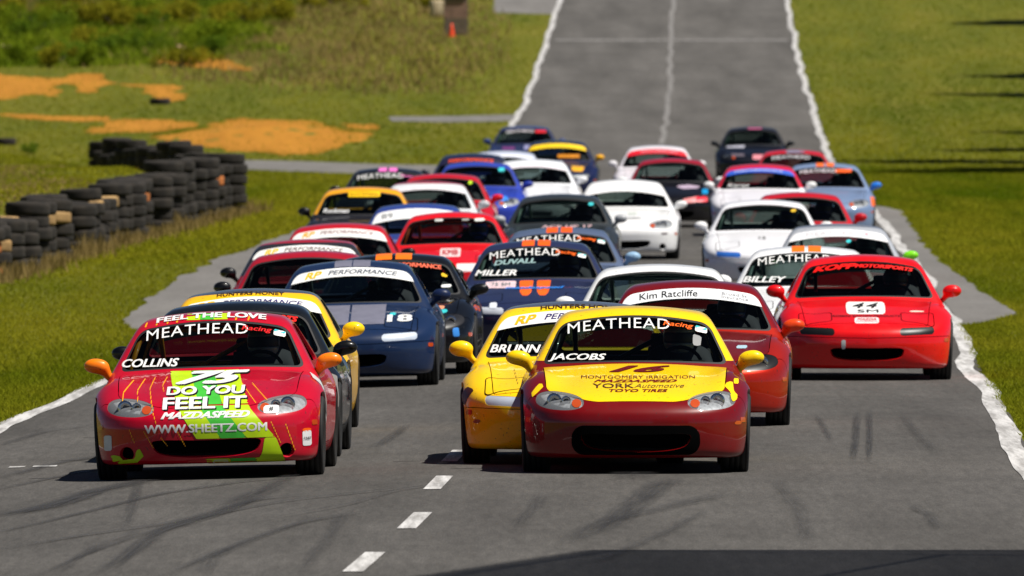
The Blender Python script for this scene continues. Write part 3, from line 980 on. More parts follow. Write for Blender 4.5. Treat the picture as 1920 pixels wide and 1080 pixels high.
def rim_mesh():
    b = MB()
    b.lathe([(-.07,.186),(.085,.188),(.088,.180),(.070,.168),(-.02,.160),(-.07,.170)], n=36, axis='x')
    b.lathe([(.02,.001),(.055,.001),(.060,.030),(.045,.050),(.02,.055)], n=20, axis='x', closed=True)
    for k in range(7):
        q = 2*math.pi*k/7
        c, s_ = math.cos(q), math.sin(q)
        t = np.array((0,-s_,c)); rad = np.array((0,c,s_))
        V = []
        for (rr, wd, x0, x1) in ((.035,.022,.030,.052),(.10,.016,.032,.058),(.172,.022,.040,.072)):
            for sg in (-1,1):
                for xx in (x0,x1):
                    V.append(np.array((xx,0,0))+rad*rr+t*wd*sg)
        F = []
        for a in (0,4):
            F += [(a,a+1,a+5,a+4),(a+2,a+6,a+7,a+3),(a+1,a+3,a+7,a+5),(a,a+4,a+6,a+2)]
        b.add(V, F)
    b.lathe([(-.01,.001),(-.01,.125),(.006,.125),(.006,.001)], n=24, axis='x', closed=False)
    return b.mesh('rim', smooth=True)

def blob(name, F, lo, hi, h):
    V, T = surface_nets(F, lo, hi, h, newton=2)
    return mesh_from(name, V, T, normals=unit(grad(F, V, h*.4)))

def capsule(x, y, z, a, b, ra, rb):
    a = np.array(a); b = np.array(b); ab = b-a; L2 = ab@ab
    t = np.clip(((x-a[0])*ab[0]+(y-a[1])*ab[1]+(z-a[2])*ab[2])/L2, 0, 1)
    return np.sqrt((x-a[0]-t*ab[0])**2+(y-a[1]-t*ab[1])**2+(z-a[2]-t*ab[2])**2) - (ra+(rb-ra)*t)

def ellip(x, y, z, c, r):
    q = np.sqrt(((x-c[0])/r[0])**2+((y-c[1])/r[1])**2+((z-c[2])/r[2])**2)
    return (q-1)*min(r)

def mirror_mesh(kind, sx):
    if kind == 'nb':
        def F(x, y, z):
            x = x*sx
            d = ellip(x, y, z, (.858,1.44,.822), (.080,.055,.053))
            d = smin(d, capsule(x, y, z, (.735,1.46,.705), (.800,1.44,.800), .022, .040), .05)
            return smax(d, y-1.475, .012)
    else:
        def F(x, y, z):
            x = x*sx
            d = ellip(x, y, z, (.845,1.44,.843), (.090,.058,.060))
            d = smin(d, capsule(x, y, z, (.735,1.47,.735), (.795,1.45,.800), .022, .026), .03)
            return smax(d, y-1.475, .012)
    return blob('mirror', F, (.68 if sx > 0 else -.97, 1.35, .66), (.97 if sx > 0 else -.68, 1.52, .93), .0085)

def mirror_glass_mesh(kind, sx):
    z = .822 if kind == 'nb' else .843; x = .853*sx
    b = MB(); b.lathe([(1.4765,.001),(1.4765,1.0),(1.479,.95)], n=20, axis='y', closed=False)
    b.V = [(x+v[0]*.066, v[1], z+v[2]*.044) for v in b.V]
    return b.mesh('mirror_glass')

def cabin_meshes():
    out = {}
    b = MB()
    b.box((-.50,.30,.150),(.50,3.70,.40))
    b.box((-.48,.24,.17),(.48,1.20,.50))
    b.box((-.46,3.2,.2),(.46,3.75,.62))
    out['underbody'] = b.mesh('underbody')
    b = MB()
    b.box((-.64,1.26,.405),(.64,2.86,.43))
    b.box((-.66,1.25,.30),(-.625,2.86,.70)); b.box((.625,1.25,.30),(.66,2.86,.70))
    b.box((-.62,1.24,.30),(.62,1.28,.74)); b.box((-.62,2.74,.43),(.62,2.80,.80))
    b.box((-.10,1.5,.43),(.10,2.6,.56), .03)
    out['cabin_floor'] = b.mesh('cabin_floor')
    b = MB()
    b.box((-.61,1.40,.56),(.61,1.66,.765), .03); b.box((.16,1.50,.70),(.52,1.70,.80), .035)
    out['dashboard'] = b.mesh('dashboard', smooth=True)
    b = MB()
    c = np.array((.33,1.86,.735)); t = R(22)
    e1 = np.array((1,0,0)); e2 = np.array((0, math.sin(t), math.cos(t)))
    b.tube([c+.165*(math.cos(q)*e1+math.sin(q)*e2) for q in np.linspace(0, 2*math.pi, 28, endpoint=False)], .014, 8, True)
    for q in (0, 2.1, 4.2): b.tube([c+np.array((0,-.03,0)), c+.16*(math.cos(q)*e1+math.sin(q)*e2)], .011, 6)
    b.tube([c+np.array((0,-.03,0)), c+np.array((0,-.25,-.06))], .022, 8)
    out['steering_wheel'] = b.mesh('steering_wheel', smooth=True)
    b = MB()
    b.box((.11,2.08,.43),(.55,2.52,.50), .03)
    b.box((.11,2.08,.43),(.15,2.5,.60), .015); b.box((.51,2.08,.43),(.55,2.5,.60), .015)
    n0 = len(b.V)
    b.box((.12,2.48,.45),(.54,2.54,.98), .025); b.box((.10,2.40,.60),(.14,2.54,.88), .015); b.box((.52,2.40,.60),(.56,2.54,.88), .015)
    b.V = [v if i < n0 else (v[0], v[1]+(v[2]-.45)*.22, v[2]) for i, v in enumerate(b.V)]
    out['seat'] = b.mesh('seat', smooth=True)
    b = MB()
    def sym(p): return [(-q[0], q[1], q[2]) for q in p]
    hoop = [(-.60,2.62,.42),(-.57,2.62,.80),(-.50,2.60,1.02),(-.42,2.58,1.085),(0,2.56,1.10),(.42,2.58,1.085),(.50,2.60,1.02),(.57,2.62,.80),(.60,2.62,.42)]
    b.tube(hoop, .021, 8)
    b.tube([(-.58,2.62,.55),(.44,2.59,1.08)], .019, 8)
    b.tube([(-.57,2.62,.80),(.57,2.62,.80)], .019, 8)
    for f in (lambda p: p, sym):
        b.tube(f([(.60,1.42,.45),(.605,1.50,.80),(.545,1.72,.98),(.47,1.86,1.06),(.45,2.58,1.08)]), .020, 8)
        b.tube(f([(.60,1.45,.60),(.63,2.0,.62),(.59,2.62,.58)]), .020, 8)
        b.tube(f([(.60,1.45,.50),(.63,2.0,.50),(.60,2.62,.75)]), .020, 8)
        b.tube(f([(.44,2.59,1.07),(.42,3.0,.66)]), .020, 8)
    b.tube([(-.47,1.86,1.06),(.47,1.86,1.06)], .020, 8)
    b.tube([(-.605,1.48,.74),(.605,1.48,.74)], .018, 8)
    out['roll_cage'] = b.mesh('roll_cage', smooth=True)
    return out

def driver_meshes():
    hx = .33
    def body(x, y, z):
        x = x-hx
        d = ellip(x, y, z, (0,2.34,.58), (.17,.13,.13))
        d = smin(d, capsule(x, y, z, (0,2.36,.62), (0,2.46,.82), .15, .165), .08)
        d = smin(d, capsule(x, y, z, (-.12,2.47,.86), (.12,2.47,.86), .075, .075), .07)
        d = smin(d, capsule(x, y, z, (0,2.47,.88), (0,2.45,.96), .06, .055), .03)
        for s_ in (-1, 1):
            d = smin(d, capsule(x, y, z, (s_*.17,2.46,.86), (s_*.235,2.24,.70), .062, .050), .05)
            d = smin(d, capsule(x, y, z, (s_*.235,2.24,.70), (s_*.175,1.94,.76), .050, .036), .03)
            # palm, four fingers round the rim, thumb
            d = smin(d, capsule(x, y, z, (s_*.175,1.935,.762), (s_*.168,1.885,.775), .034, .032), .02)
            for k in range(4):
                zz = .800-.019*k
                d = smin(d, capsule(x, y, z, (s_*.178,1.885,zz), (s_*.172,1.848,zz+.002), .0105, .0095), .006)
                d = smin(d, capsule(x, y, z, (s_*.172,1.848,zz+.002), (s_*.146,1.852,zz), .0095, .0085), .004)
            d = smin(d, capsule(x, y, z, (s_*.158,1.905,.795), (s_*.148,1.868,.806), .012, .010), .008)
            d = smin(d, capsule(x, y, z, (s_*.10,2.30,.53), (s_*.14,1.86,.60), .090, .062), .05)
            d = smin(d, capsule(x, y, z, (s_*.14,1.86,.60), (s_*.13,1.52,.49), .060, .042), .03)
            d = smin(d, capsule(x, y, z, (s_*.13,1.52,.475), (s_*.13,1.44,.54), .042, .035), .02)
        return d
    b = blob('person', body, (-.05,1.36,.40), (.71,2.66,1.02), .0105)
    def helm(x, y, z):
        d = ellip(x-hx, y, z, (0,2.44,1.005), (.122,.148,.132))
        d = smin(d, ellip(x-hx, y, z, (0,2.375,.945), (.088,.085,.070)), .05)
        slot = np.maximum(np.maximum(np.abs(z-1.005)-.036, y-2.40), np.abs(x-hx)-.108)
        return smax(d, -slot, .012) if True else d
    hm = blob('helmet', helm, (.16,2.24,.84), (.50,2.62,1.16), .0105)
    def vis(x, y, z):
        d = ellip(x-hx, y, z, (0,2.44,1.005), (.118,.144,.128))
        return smax(smax(d, np.abs(z-1.005)-.040, .006), y-2.42, .006)
    vs = blob('visor', vis, (.18,2.26,.94), (.48,2.45,1.07), .0105)
    return b, hm, vs

PROTO = {k: build_proto(k) for k in ('nb', 'na')}
TYRE = tyre_mesh(); RIM = rim_mesh(); CABIN = cabin_meshes(); DRIVER = driver_meshes()
MIRR = {(k, s_): (mirror_mesh(k, s_), mirror_glass_mesh(k, s_)) for k in ('nb', 'na') for s_ in (-1, 1)}
M_MIRRORGLASS = plain('mirror_glass', (0.7, 0.72, 0.74), rough=0.03, metal=1.0)
M_SUIT = {}
GROUP_CARS = 'race cars packed together on the track'

def place_roof(xc, yr):
    Y = np.linspace(80, 460, 40000)
    row = Y_HOR + FPX*(HC-road_z((xc-960.0)*Y/FPX, Y)-1.183)/(Y)
    k = int(np.argmin(np.abs(row-yr))); Yr = float(Y[k])
    return (xc-960.0)*Yr/FPX, Yr

Y_REF = 1.95     # local y of the car's base point
def make_car(c):
    s = PROTO[c['kind']]; hull, green = s.hull, s.green
    Xr, Yr = place_roof(*c['at'])
    th = heading(Yr) + R(c.get('yaw', 0.0))
    root = empty('race_car', (Xr, Yr, float(road_z(Xr, Yr))), -math.atan(th))
    root.rotation_euler = (math.atan(dprof(Yr)), -float(road_z(Xr+.6, Yr)-road_z(Xr-.6, Yr))/1.2, -math.atan(th))
    root.scale = (1, 1, c.get('sz', 1.0))
    tag(root, c['label'], 'car', GROUP_CARS)
    off = (0, -Y_REF, 0)
    body = paint(c['body'], c.get('metal', 0.0))
    pick = lambda k, d: paint(c[k], c.get('metal', 0.0)) if k in c else d
    hood = pick('hood', body); bumper = pick('bumper', body); frame = pick('frame', body); roof = pick('roof', frame)
    lensm = c.get('lens', None)
    roles = {'body': body, 'hood': hood, 'bumper': bumper, 'frame': frame, 'roof': roof, 'void': M_VOID, 'black': M_BLACKPL,
             'glass': M_GLASS, 'lens': M_LENS if s.kind == 'nb' and lensm is None else (vinyl(lensm) if lensm else M_LENS),
             'reflector': M_REFL, 'bowl': M_CHROME if s.kind == 'nb' else M_REFL, 'amber': M_ORANGELENS, 'red': M_REDLENS}
    objs = []
    for i, (nm, me, role, par) in enumerate(s.parts):
        if nm == 'bumper' and c.get('ducts'): me = s.fog[0]
        p = root if par is None else objs[par]
        o = link(nm, me, p, roles[role], off if par is None else None)
        objs.append(o)
    if c.get('ducts'): link('brake_duct', s.fog[1], objs[s.i_bumper], M_VOID)
    for sx in (-1, 1):
        for ya in (AX_F, AX_R):
            wl = link('wheel', RIM, root, M_ALLOY, (TRACK*sx, ya-Y_REF, TYRE_R-.002))
            wl.rotation_euler = (random.uniform(0, 6), R(2.0)*(1 if sx > 0 else -1)*1.0, 0 if sx > 0 else math.pi)
            if sx < 0: wl.rotation_euler[1] = R(2.0)
            link('tyre', TYRE, wl, M_RUBBER)
        mm, mg = MIRR[(s.kind, sx)]
        mo = link('mirror', mm, root, paint(c.get('mirror', c['body'])), off)
        link('mirror_glass', mg, mo, M_MIRRORGLASS)
    cage = paint(c.get('cage', BLACK))
    for nm, me in CABIN.items():
        link(nm, me, root, cage if nm == 'roll_cage' else (M_BLACKPL if nm == 'underbody' else M_INTERIOR), off)
    # ---- lettering, banners, stripes
    par_of = {'ws': objs[s.i_ws], 'roof': objs[s.i_roof], 'frame': objs[s.i_frame], 'hood': objs[s.i_hood], 'bumper': objs[s.i_bumper], 'body': objs[s.i_body]}
    for d in c.get('decals', []):
        t = d[0]
        if t == 'banner':          # strip along the top of the windscreen
            _, col, hh = d
            P, _ = cut(s.wsc, lambda V: (s.ztop(V[:,0])-V[:,2])-hh)
            me = part_mesh('banner', P, green, off=.001)
            link('windscreen_banner', me, par_of['ws'], vinyl(col))
        elif t == 'text':          # ('text', on, txt, cx, cz, w, h, col, opts)
            _, on, txt, cx, cz, w, h, col = d[:8]; o = dict(d[8]) if len(d) > 8 else {}
            F = green if on in ('ws', 'frame', 'roof') else hull
            arc = o.pop('arc', .045 if on in ('ws', 'frame', 'roof') else 0.0)
            proj = o.pop('proj', 'front')
            of = o.pop('off', .004 if on != 'ws' else .003)
            me = letter_mesh(F, proj, txt, cx, cz, w, h, arc=arc, off=of, **o)
            link('lettering', me, par_of[on], vinyl(col))
        elif t == 'patch':         # ('patch', on, proj, u0,u1,v0,v1,col, field)
            _, on, proj, u0, u1, v0, v1, col = d[:8]; fld = d[8] if len(d) > 8 else None
            F = green if on in ('ws', 'frame', 'roof') else hull
            o = d[9] if len(d) > 9 else {}
            me = patch_mesh(F, proj, u0, u1, v0, v1, fld, **o)
            link('decal', me, par_of[on], vinyl(col) if col else M_VOID)
    # ---- driver, a thing of its own
    drv = empty('person', (0, 0, 0))
    drv.location = root.location + Vector((0, 0, -.055)); drv.rotation_euler = root.rotation_euler
    hcol = c.get('helmet', random.choice((S(30,30,34), S(60,62,70), S(90,14,18), S(24,40,90), S(150,150,150), S(20,60,50)))); scol = c.get('suit', S(40, 42, 48))
    bo = link('racing_suit', DRIVER[0], drv, plain('suit_%d' % int(sum(scol)*1000), scol, rough=0.85), off)
    ho = link('helmet', DRIVER[1], bo, paint(hcol)); link('visor', DRIVER[2], ho, M_BLACKPL)
    tag(drv, c['drv'], 'person', 'drivers belted in behind the windscreens')
    return root

# ------------------------------------------------------------------ the field of cars
RED, CRIM, MAROON = S(210, 5, 14), S(190, 1, 36), S(116, 2, 5)
YEL, GOLD, ORANGE, LIME, GREEN = S(255, 210, 0), S(245, 190, 20), S(255, 105, 10), S(190, 225, 20), S(70, 190, 60)
NAVY, DKNAVY, BLUE, SKYB = S(26, 36, 66), S(14, 18, 34), S(40, 62, 170), S(60, 140, 225)
SILVER, GREY, LGREY = S(150, 154, 162), S(92, 96, 108), S(170, 172, 176)
TEAL = S(60, 200, 205); PINK = S(235, 120, 190)

def rr(cu, cv, hu, hv, r): return lambda u, v: rrect(u, v, cu, cv, hu, hv, r)
def plate(on, cu, cv, hu, hv, col, r=.005, proj='front', **k):
    return ('patch', on, proj, cu-hu-.01, cu+hu+.01, cv-hv-.01, cv+hv+.01, col, rr(cu, cv, hu, hv, r), k)
def poly_field(pts):
    P = np.array(pts)
    def f(u, v):
        d = np.full(np.shape(u), 1e9); ins = np.zeros(np.shape(u), bool); n = len(P)
        for i in range(n):
            a, b = P[i], P[(i+1) % n]; e = b-a
            t = np.clip(((u-a[0])*e[0]+(v-a[1])*e[1])/(e@e), 0, 1)
            d = np.minimum(d, np.hypot(u-a[0]-t*e[0], v-a[1]-t*e[1]))
            c = ((a[1] > v) != (b[1] > v)) & (u < (b[0]-a[0])*(v-a[1])/(b[1]-a[1]+1e-12)+a[0])
            ins ^= c
        return np.where(ins, -d, d)
    return f
def shape(on, pts, col, proj='front', **k):
    P = np.array(pts); lo = P.min(0)-.012; hi = P.max(0)+.012
    return ('patch', on, proj, lo[0], hi[0], lo[1], hi[1], col, poly_field(pts), k)
def line(on, a, b, w, col, proj='front', **k):
    a = np.array(a); b = np.array(b); t = (b-a)/np.linalg.norm(b-a); n = np.array((-t[1], t[0]))*w/2
    return shape(on, [a+n, b+n, b-n, a-n], col, proj, res=.008, **k)

def meathead(second=ORANGE, sticker=True, col=WHITE):
    d = [('text', 'ws', 'MEATHEAD', -.118, 1.068, .74, .072, col, dict(bold=.0, space=1.08)),
         ('text', 'ws', 'Racing', .315, 1.070, .22, .042, second, dict(bold=.02, shear=.25)),]
    if sticker:
        d += [shape('ws', [(.435,1.050),(.525,1.030),(.528,.990),(.438,1.008)], WHITE),
              shape('ws', [(.437,1.050),(.525,1.030),(.526,1.012),(.437,1.032)], TEAL, off=.005)]
    return d
def stripes(col, z=True, y0=1.70, y1=2.9, w=.13, gap=.018, x=0.0):
    return [('patch', 'roof', 'top', x-gap-w, x-gap, 1.748, 2.7, col, None, {}), ('patch', 'roof', 'top', x+gap, x+gap+w, 1.748, 2.7, col, None, {})]
def rp(txtcol=S(60, 66, 80), logo=GOLD, h=.082):
    return [('banner', WHITE, h),
            ('text', 'ws', 'RP', -.37, 1.079, .165, .058, logo, dict(bold=.05, shear=.35)),
            ('text', 'ws', 'PERFORMANCE', .10, 1.083, .66, .040, txtcol, dict(bold=.02, shear=.3))]
def name(txt, w=.40, cx=-.43, cz=.842, h=.058, col=WHITE):
    cz -= .018
    return [('text', 'ws', txt, cx, cz, w, h, col, dict(bold=.036, shear=.3, arc=.0))]

def car75():
    L0 = lambda f: (-.30+.32*f, .77-.66*f); 
    lb = [(-.30,.775),(-.19,.51),(-.07,.31),(.02,.10)]; rb = [(.20,.775),(.32,.51),(.49,.31),(.57,.10)]
    def mixp(f): return [(a[0]*(1-f)+b[0]*f, a[1]) for a, b in zip(lb, rb)]
    def band(f0, f1, col, z0, z1, on):
        A = mixp(f0); B = mixp(f1)
        def clipz(P):
            z = np.array([q[1] for q in P])[::-1]; x = np.array([q[0] for q in P])[::-1]
            zs = np.unique(np.concatenate([[z0, z1], z[(z > z0) & (z < z1)]]))
            return [(float(np.interp(q, z, x)), float(q)) for q in zs]
        a = clipz(A); b = clipz(B)
        return shape(on, a + b[::-1], col, res=.014)
    out = []
    mouth_top, mouth_bot = .292, .168
    for f0, f1, col in ((0,.31,LIME),(.31,.64,GREEN),(.64,1,LIME)):
        out += [band(f0, f1, col, .545, .772, 'hood'), band(f0, f1, col, mouth_top+.012, .536, 'bumper'), band(f0, f1, col, .122, mouth_bot-.008, 'bumper')]
    # lime round the right half of the mouth and under the left duct
    out += [shape('bumper', [(.42,.30),(.50,.30),(.56,.13),(.36,.135),(.40,.19)], LIME),
            shape('bumper', [(-.66,.135),(-.50,.145),(-.45,.19),(-.48,.245),(-.505,.23),(-.515,.17),(-.62,.165)], LIME),
            shape('bumper', [(-.70,.205),(-.60,.185),(-.60,.165),(-.68,.15)], LIME)]
    def z2(zx, zy): return ((160+zx/3-400)/260.0, (889-(560+zy/3))/260.0)
    for a, b, on in (((290,425),(245,490),'hood'),((245,490),(248,560),'hood'),((352,420),(322,480),'hood'),((322,480),(340,570),'hood'),((408,415),(392,470),'hood'),((392,470),(425,590),'hood'),
                     ((478,412),(462,455),'hood'),((462,455),(475,490),'hood'),((905,450),(1000,560),'hood'),((965,455),(1062,548),'hood'),
                     ((290,690),(318,765),'bumper'),((372,700),(425,795),'bumper'),((468,738),(505,785),'bumper'),((545,670),(605,790),'bumper'),
                     ((1085,665),(1135,785),'bumper'),((1165,680),(1212,830),'bumper'),((425,600),(450,680),'bumper')):
        out.append(line(on, z2(*a), z2(*b), .008, S(250, 170, 20)))
    W = WHITE
    def T(on, txt, cx, cz, w, h, **k): return [('text', on, txt, cx, cz, w, h, W, k), ('text', on, txt, cx+.008, cz-.007, w, h, S(20, 20, 20), dict(k, off=.003))] if False else [('text', on, txt, cx, cz, w, h, W, k)]
    for (on, txt, cx, cz, w, h, k) in (('hood','75',.02,.722,.52,.085,dict(bold=.06, shear=.5)), ('hood','DO YOU',-.012,.638,.56,.056,dict(bold=.05)),
                                       ('hood','FEEL IT',-.01,.553,.60,.080,dict(bold=.045))):
        out.append(('text', on, txt, cx+.010, cz-.006, w, h, S(25, 20, 20), dict(k)))
        out.append(('text', on, txt, cx, cz, w, h, W, dict(k, off=.007)))
    out += [('text','bumper','MAZDASPEED',.0,.472,.64,.048,W,dict(bold=.06, shear=.4)),
            ('text','bumper','WWW.SHEETZ.COM',.0,.380,.88,.060,W,dict(bold=.035)),
            plate('bumper', -.715, .285, .030, .055, S(225,225,225)), plate('bumper', .715, .285, .030, .055, S(235,235,235)),
            plate('bumper', .715, .345, .030, .012, ORANGE), ('text','bumper','7A87',.715,.285,.05,.018,S(40,40,50),dict(bold=.02, off=.007)),
            plate('bumper', -.05, .138, .09, .014, S(200,60,60)), plate('bumper', .10, .138, .055, .014, S(210,210,210)),
            plate('bumper', .47, .500, .055, .028, S(235,235,235)), ('text','bumper','#',.47,.500,.03,.03,S(30,30,30),dict(bold=.02, off=.007)),
            ('patch','frame','front', -.20, .10, 1.130, 1.172, LIME), ('patch','frame','front', -.10, .0, 1.130, 1.172, GREEN, None, dict(off=.004)),
            ('text','frame','FEEL THE LOVE',-.02,1.158,.80,.034,W,dict(bold=.05, off=.007)),]
    for x in (-.50,-.42,-.34,-.27,.16,.25): out.append(line('frame', (x,1.125-.04*(x/.5)**2), (x+.01,1.165-.045*(x/.5)**2), .012, S(250,170,20)))
    out += [shape('body', [(.92,.70),(1.34,.74),(1.40,.50),(1.20,.36),(1.10,.46),(1.0,.60)], S(205,205,205), 'left'), shape('body', [(1.05,.50),(1.30,.62),(1.30,.40)], S(120,120,120), 'left', off=.005)]
    out += meathead(S(225, 20, 25)) + name('COLLINS', .42, -.45, .85)
    return out

def car16():
    m = MAROON
    return [('patch','bumper','front',-.52,.52,.13,.40,None,lambda u, v: np.maximum(rrect(u, v, 0, .255, .46, .105, .09), -(np.sqrt((np.abs(u)/(.385+.55*np.clip(v-.232-.02*(u/.4)**2,-.06,.06)))**4+(np.abs(v-.232-.02*(u/.4)**2)/.062)**4+1e-9)**.5-1)*.06), dict(res=.012))] + meathead() + name('JACOBS', .42, -.42, .838) + [
        ('text','hood','16',.03,.745,.44,.042,S(110,10,15),dict(bold=.05, shear=.5)),
        ('text','hood','MONTGOMERY IRRIGATION',.02,.692,.82,.020,S(110,60,15),dict(bold=.0)),
        ('text','hood','MAZDASPEED',.0,.666,.60,.017,S(120,10,8),dict(bold=.03, shear=.45)),
        ('text','hood','YORK',-.16,.634,.30,.030,S(90,55,25),dict(bold=.01)),
        ('text','hood','Automotive',.17,.635,.36,.026,S(110,85,30),dict(bold=.0, shear=.4)),
        ('text','hood','TOYO TIRES',.02,.602,.42,.019,S(110,20,10),dict(bold=.03, shear=.25)),
        shape('body', [(.665,.66),(.70,.665),(.705,.60),(.735,.565),(.715,.52),(.69,.53),(.675,.60),(.64,.63),(.645,.65)], YEL),
        shape('body', [(.71,.69),(.745,.68),(.74,.64),(.705,.65)], YEL),
        shape('body', [(-.72,.62),(-.68,.66),(-.66,.63),(-.70,.59),(-.745,.55),(-.75,.58)], YEL),
        plate('bumper', .735, .375, .028, .013, S(200,90,20)),
        shape('ws', [(.42,.99),(.485,.97),(.475,.90),(.42,.91)], S(150,150,150)),
        ]

def car44():
    return [('text','ws','KOPP',-.27,1.080,.42,.050,S(250,20,12),dict(bold=.07, shear=.35)),
            ('text','ws','MOTORSPORTS',.20,1.080,.56,.034,S(250,20,12),dict(bold=.07, shear=.35)),
            ('banner', S(8,8,9), .012),
            plate('hood', .0, .690, .185, .055, WHITE, .03),
            ('text','hood','44',.0,.710,.25,.046,S(15,15,15),dict(bold=.012, shear=.35, off=.007, space=1.25)),
            ('text','hood','SM',.02,.660,.20,.026,S(30,30,30),dict(bold=.0, off=.007)),
            ('text','hood','ROSSINI RACING PRODUCTS',.0,.618,.64,.016,S(110,10,10),dict(bold=.02)),
            plate('hood', .0, .580, .115, .027, S(245,225,225), .012),
            ('text','hood','MAZDA',.0,.588,.18,.018,S(225,70,80),dict(bold=.02, shear=.3, off=.007)), ('text','hood','MOTORSPORTS',.0,.568,.20,.010,S(225,70,80),dict(off=.007)),
            shape('hood', [(.41,.67),(.56,.662),(.55,.648),(.42,.655)], S(235,215,200)), shape('hood', [(.45,.665),(.53,.66),(.53,.65),(.46,.655)], S(70,160,190), off=.005),
            shape('bumper', [(-.245,.40),(-.205,.40),(-.205,.32),(-.225,.305),(-.245,.32)], S(215,215,215)),]

CARS = []
def add(**k): CARS.append(k)

# front row and the cars right behind it
add(kind='nb', at=(411,585), body=CRIM, mirror=S(255,130,10), cage=S(240,150,10), ducts=True, decals=car75(), yaw=0.25,
    label='red and lime striped front car with number 75 and orange mirrors', drv='driver in dark suit behind the windscreen of the red and lime 75 car')
add(kind='nb', at=(1190,575), body=MAROON, hood=YEL, frame=YEL, mirror=YEL, decals=car16(), cage=S(20,22,24), yaw=-1.0,
    label='maroon front car with yellow hood, roof and mirrors leading the right line', drv='driver in dark suit inside the maroon and yellow front car')
add(kind='nb', at=(450,566), body=S(9,14,17), mirror=S(8,8,9), cage=S(150,165,165),
    decals=[('text','ws','MOTORSPORTS',.20,1.078,.56,.040,S(250,25,15),dict(bold=.07, shear=.3)), shape('body', [(.62,.70),(.80,.62),(.82,.40),(.76,.35),(.70,.5)], S(140,135,130))],
    label='black car with round black mirror tucked behind the red and lime car', drv='driver inside the black car right behind the red and lime one')
add(kind='na', at=(478,542), body=S(250,190,10), roof=S(70,74,84), mirror=YEL, lens=S(190,195,205),
    decals=rp(S(60,50,110), GOLD)+[('text','frame','HUNTERS HONEY',.0,1.150,.55,.026,S(60,40,10),dict(bold=.02)), ('text','ws','BY HUNTERS RACE',.05,1.045,.7,.016,S(50,50,120),dict(bold=.03))],
    label='yellow car with grey roof and white windscreen banner behind the black car', drv='driver inside the yellow car behind the black one')
add(kind='na', at=(1080,566), body=S(255,208,4), roof=S(84,88,98), mirror=YEL, lens=S(180,190,205),
    decals=rp(S(60,50,110), GOLD)+name('BRUNN', .38, -.44, .86)+[('text','frame','HUNTERS HONEY',.05,1.150,.62,.028,S(60,40,10),dict(bold=.02)), line('hood',(-.44,.70),(-.40,.60),.007,S(60,50,10)),
        plate('bumper', -.70, .33, .028, .014, S(160,90,60)), shape('body', [(-.72,.56),(-.77,.50),(-.80,.42),(-.82,.52),(-.78,.58)], S(70,30,20))],
    label='yellow car with white windscreen banner half hidden behind the maroon and yellow car', drv='driver inside the yellow car behind the maroon and yellow one')
add(kind='nb', at=(1297,526), body=S(190,32,4), metal=.5, hood=S(140,16,8), frame=S(150,14,18), mirror=S(235,70,15), lens=S(14,12,12), 
    decals=[('banner', S(238,240,242), .085), ('text','ws','Kim Ratcliffe',-.19,1.080,.48,.052,S(30,32,36),dict(bold=.008)), ('text','ws','Broad St.',.36,1.090,.22,.024,S(130,130,135),{}), ('text','ws','Insurance',.36,1.064,.22,.024,S(130,130,135),{}),
            plate('hood', .42, .655, .045, .012, S(170,200,215)), ('text','frame','RACING',.0,1.155,.01,.01,S(150,14,18),{})][:-1],
    label='metallic orange-red car with white lettered banner and dark oval headlamps', drv='driver inside the metallic orange-red car with white banner')
add(kind='na', at=(1617,478), body=S(228,6,14), mirror=S(225,6,14), lens=S(20,20,20), decals=car44(), yaw=-1.2,
    label='bright red car with white 44 plate on its hood beside the right edge line', drv='driver inside the bright red car numbered 44')
add(kind='na', at=(668,489), body=S(20,40,74), roof=S(20,40,74), mirror=S(20,34,70), lens=S(190,200,215), cage=S(120,130,130),
    decals=rp(S(60,70,90), S(235,195,40))+[('patch','hood','front',-.34,-.01,.60,.772,S(118,118,134)), ('patch','hood','front',.01,.33,.60,.772,S(118,118,134)),
        ('patch','roof','top',-.17,-.005,1.748,2.7,S(118,118,134)), ('patch','roof','top',.005,.17,1.748,2.7,S(118,118,134)),
        ('text','hood','18',.47,.645,.24,.062,WHITE,dict(bold=.05)), plate('hood', .40, .685, .03, .012, TEAL)],
    label='navy blue car with grey twin stripes and white 18 on the hood', drv='driver inside the navy blue car numbered 18')
add(kind='nb', at=(745,476), body=S(6,8,12), mirror=S(6,6,7), lens=S(30,30,34),
    decals=stripes(S(255,120,15), w=.16)+[('text','ws','PERFORMANCE',.22,1.078,.50,.040,S(240,110,80),dict(bold=.06)), shape('ws',[(.47,.99),(.53,.97),(.53,.94),(.47,.955)],S(235,190,30)), plate('ws',.52,.86,.05,.014,WHITE),
        plate('hood', .43, .66, .09, .016, S(240,160,120)), plate('hood', .48, .625, .07, .018, TEAL), plate('hood', .36, .625, .05, .018, S(230,120,140)), shape('bumper', [(.60,.46),(.66,.47),(.67,.38),(.61,.38)], SKYB)],
    label='black car with twin orange roof stripes behind the navy 18 car', drv='driver inside the black car with orange roof stripes')
add(kind='na', at=(580,471), body=S(80,8,18), mirror=S(8,8,9), frame=S(165,14,34), roof=S(175,14,34),
    decals=[], label='dark red car without banner, its black mirror over the left verge', drv='driver inside the dark red car without a banner')
add(kind='na', at=(578,449), body=S(140,12,28), mirror=S(8,8,9), frame=S(40,40,44), roof=S(175,16,36),
    decals=rp(S(90,60,60), S(235,195,40)), label='dark red car with white banner, lower of the two red banner cars at left', drv='driver inside the lower dark red car with white banner')
add(kind='nb', at=(640,419), body=S(190,14,30), mirror=S(8,8,9),
    decals=rp(S(130,80,85), S(245,170,20), .10), label='red car with white lettered banner behind the dark red pair at left', drv='driver inside the red banner car behind the dark red pair')
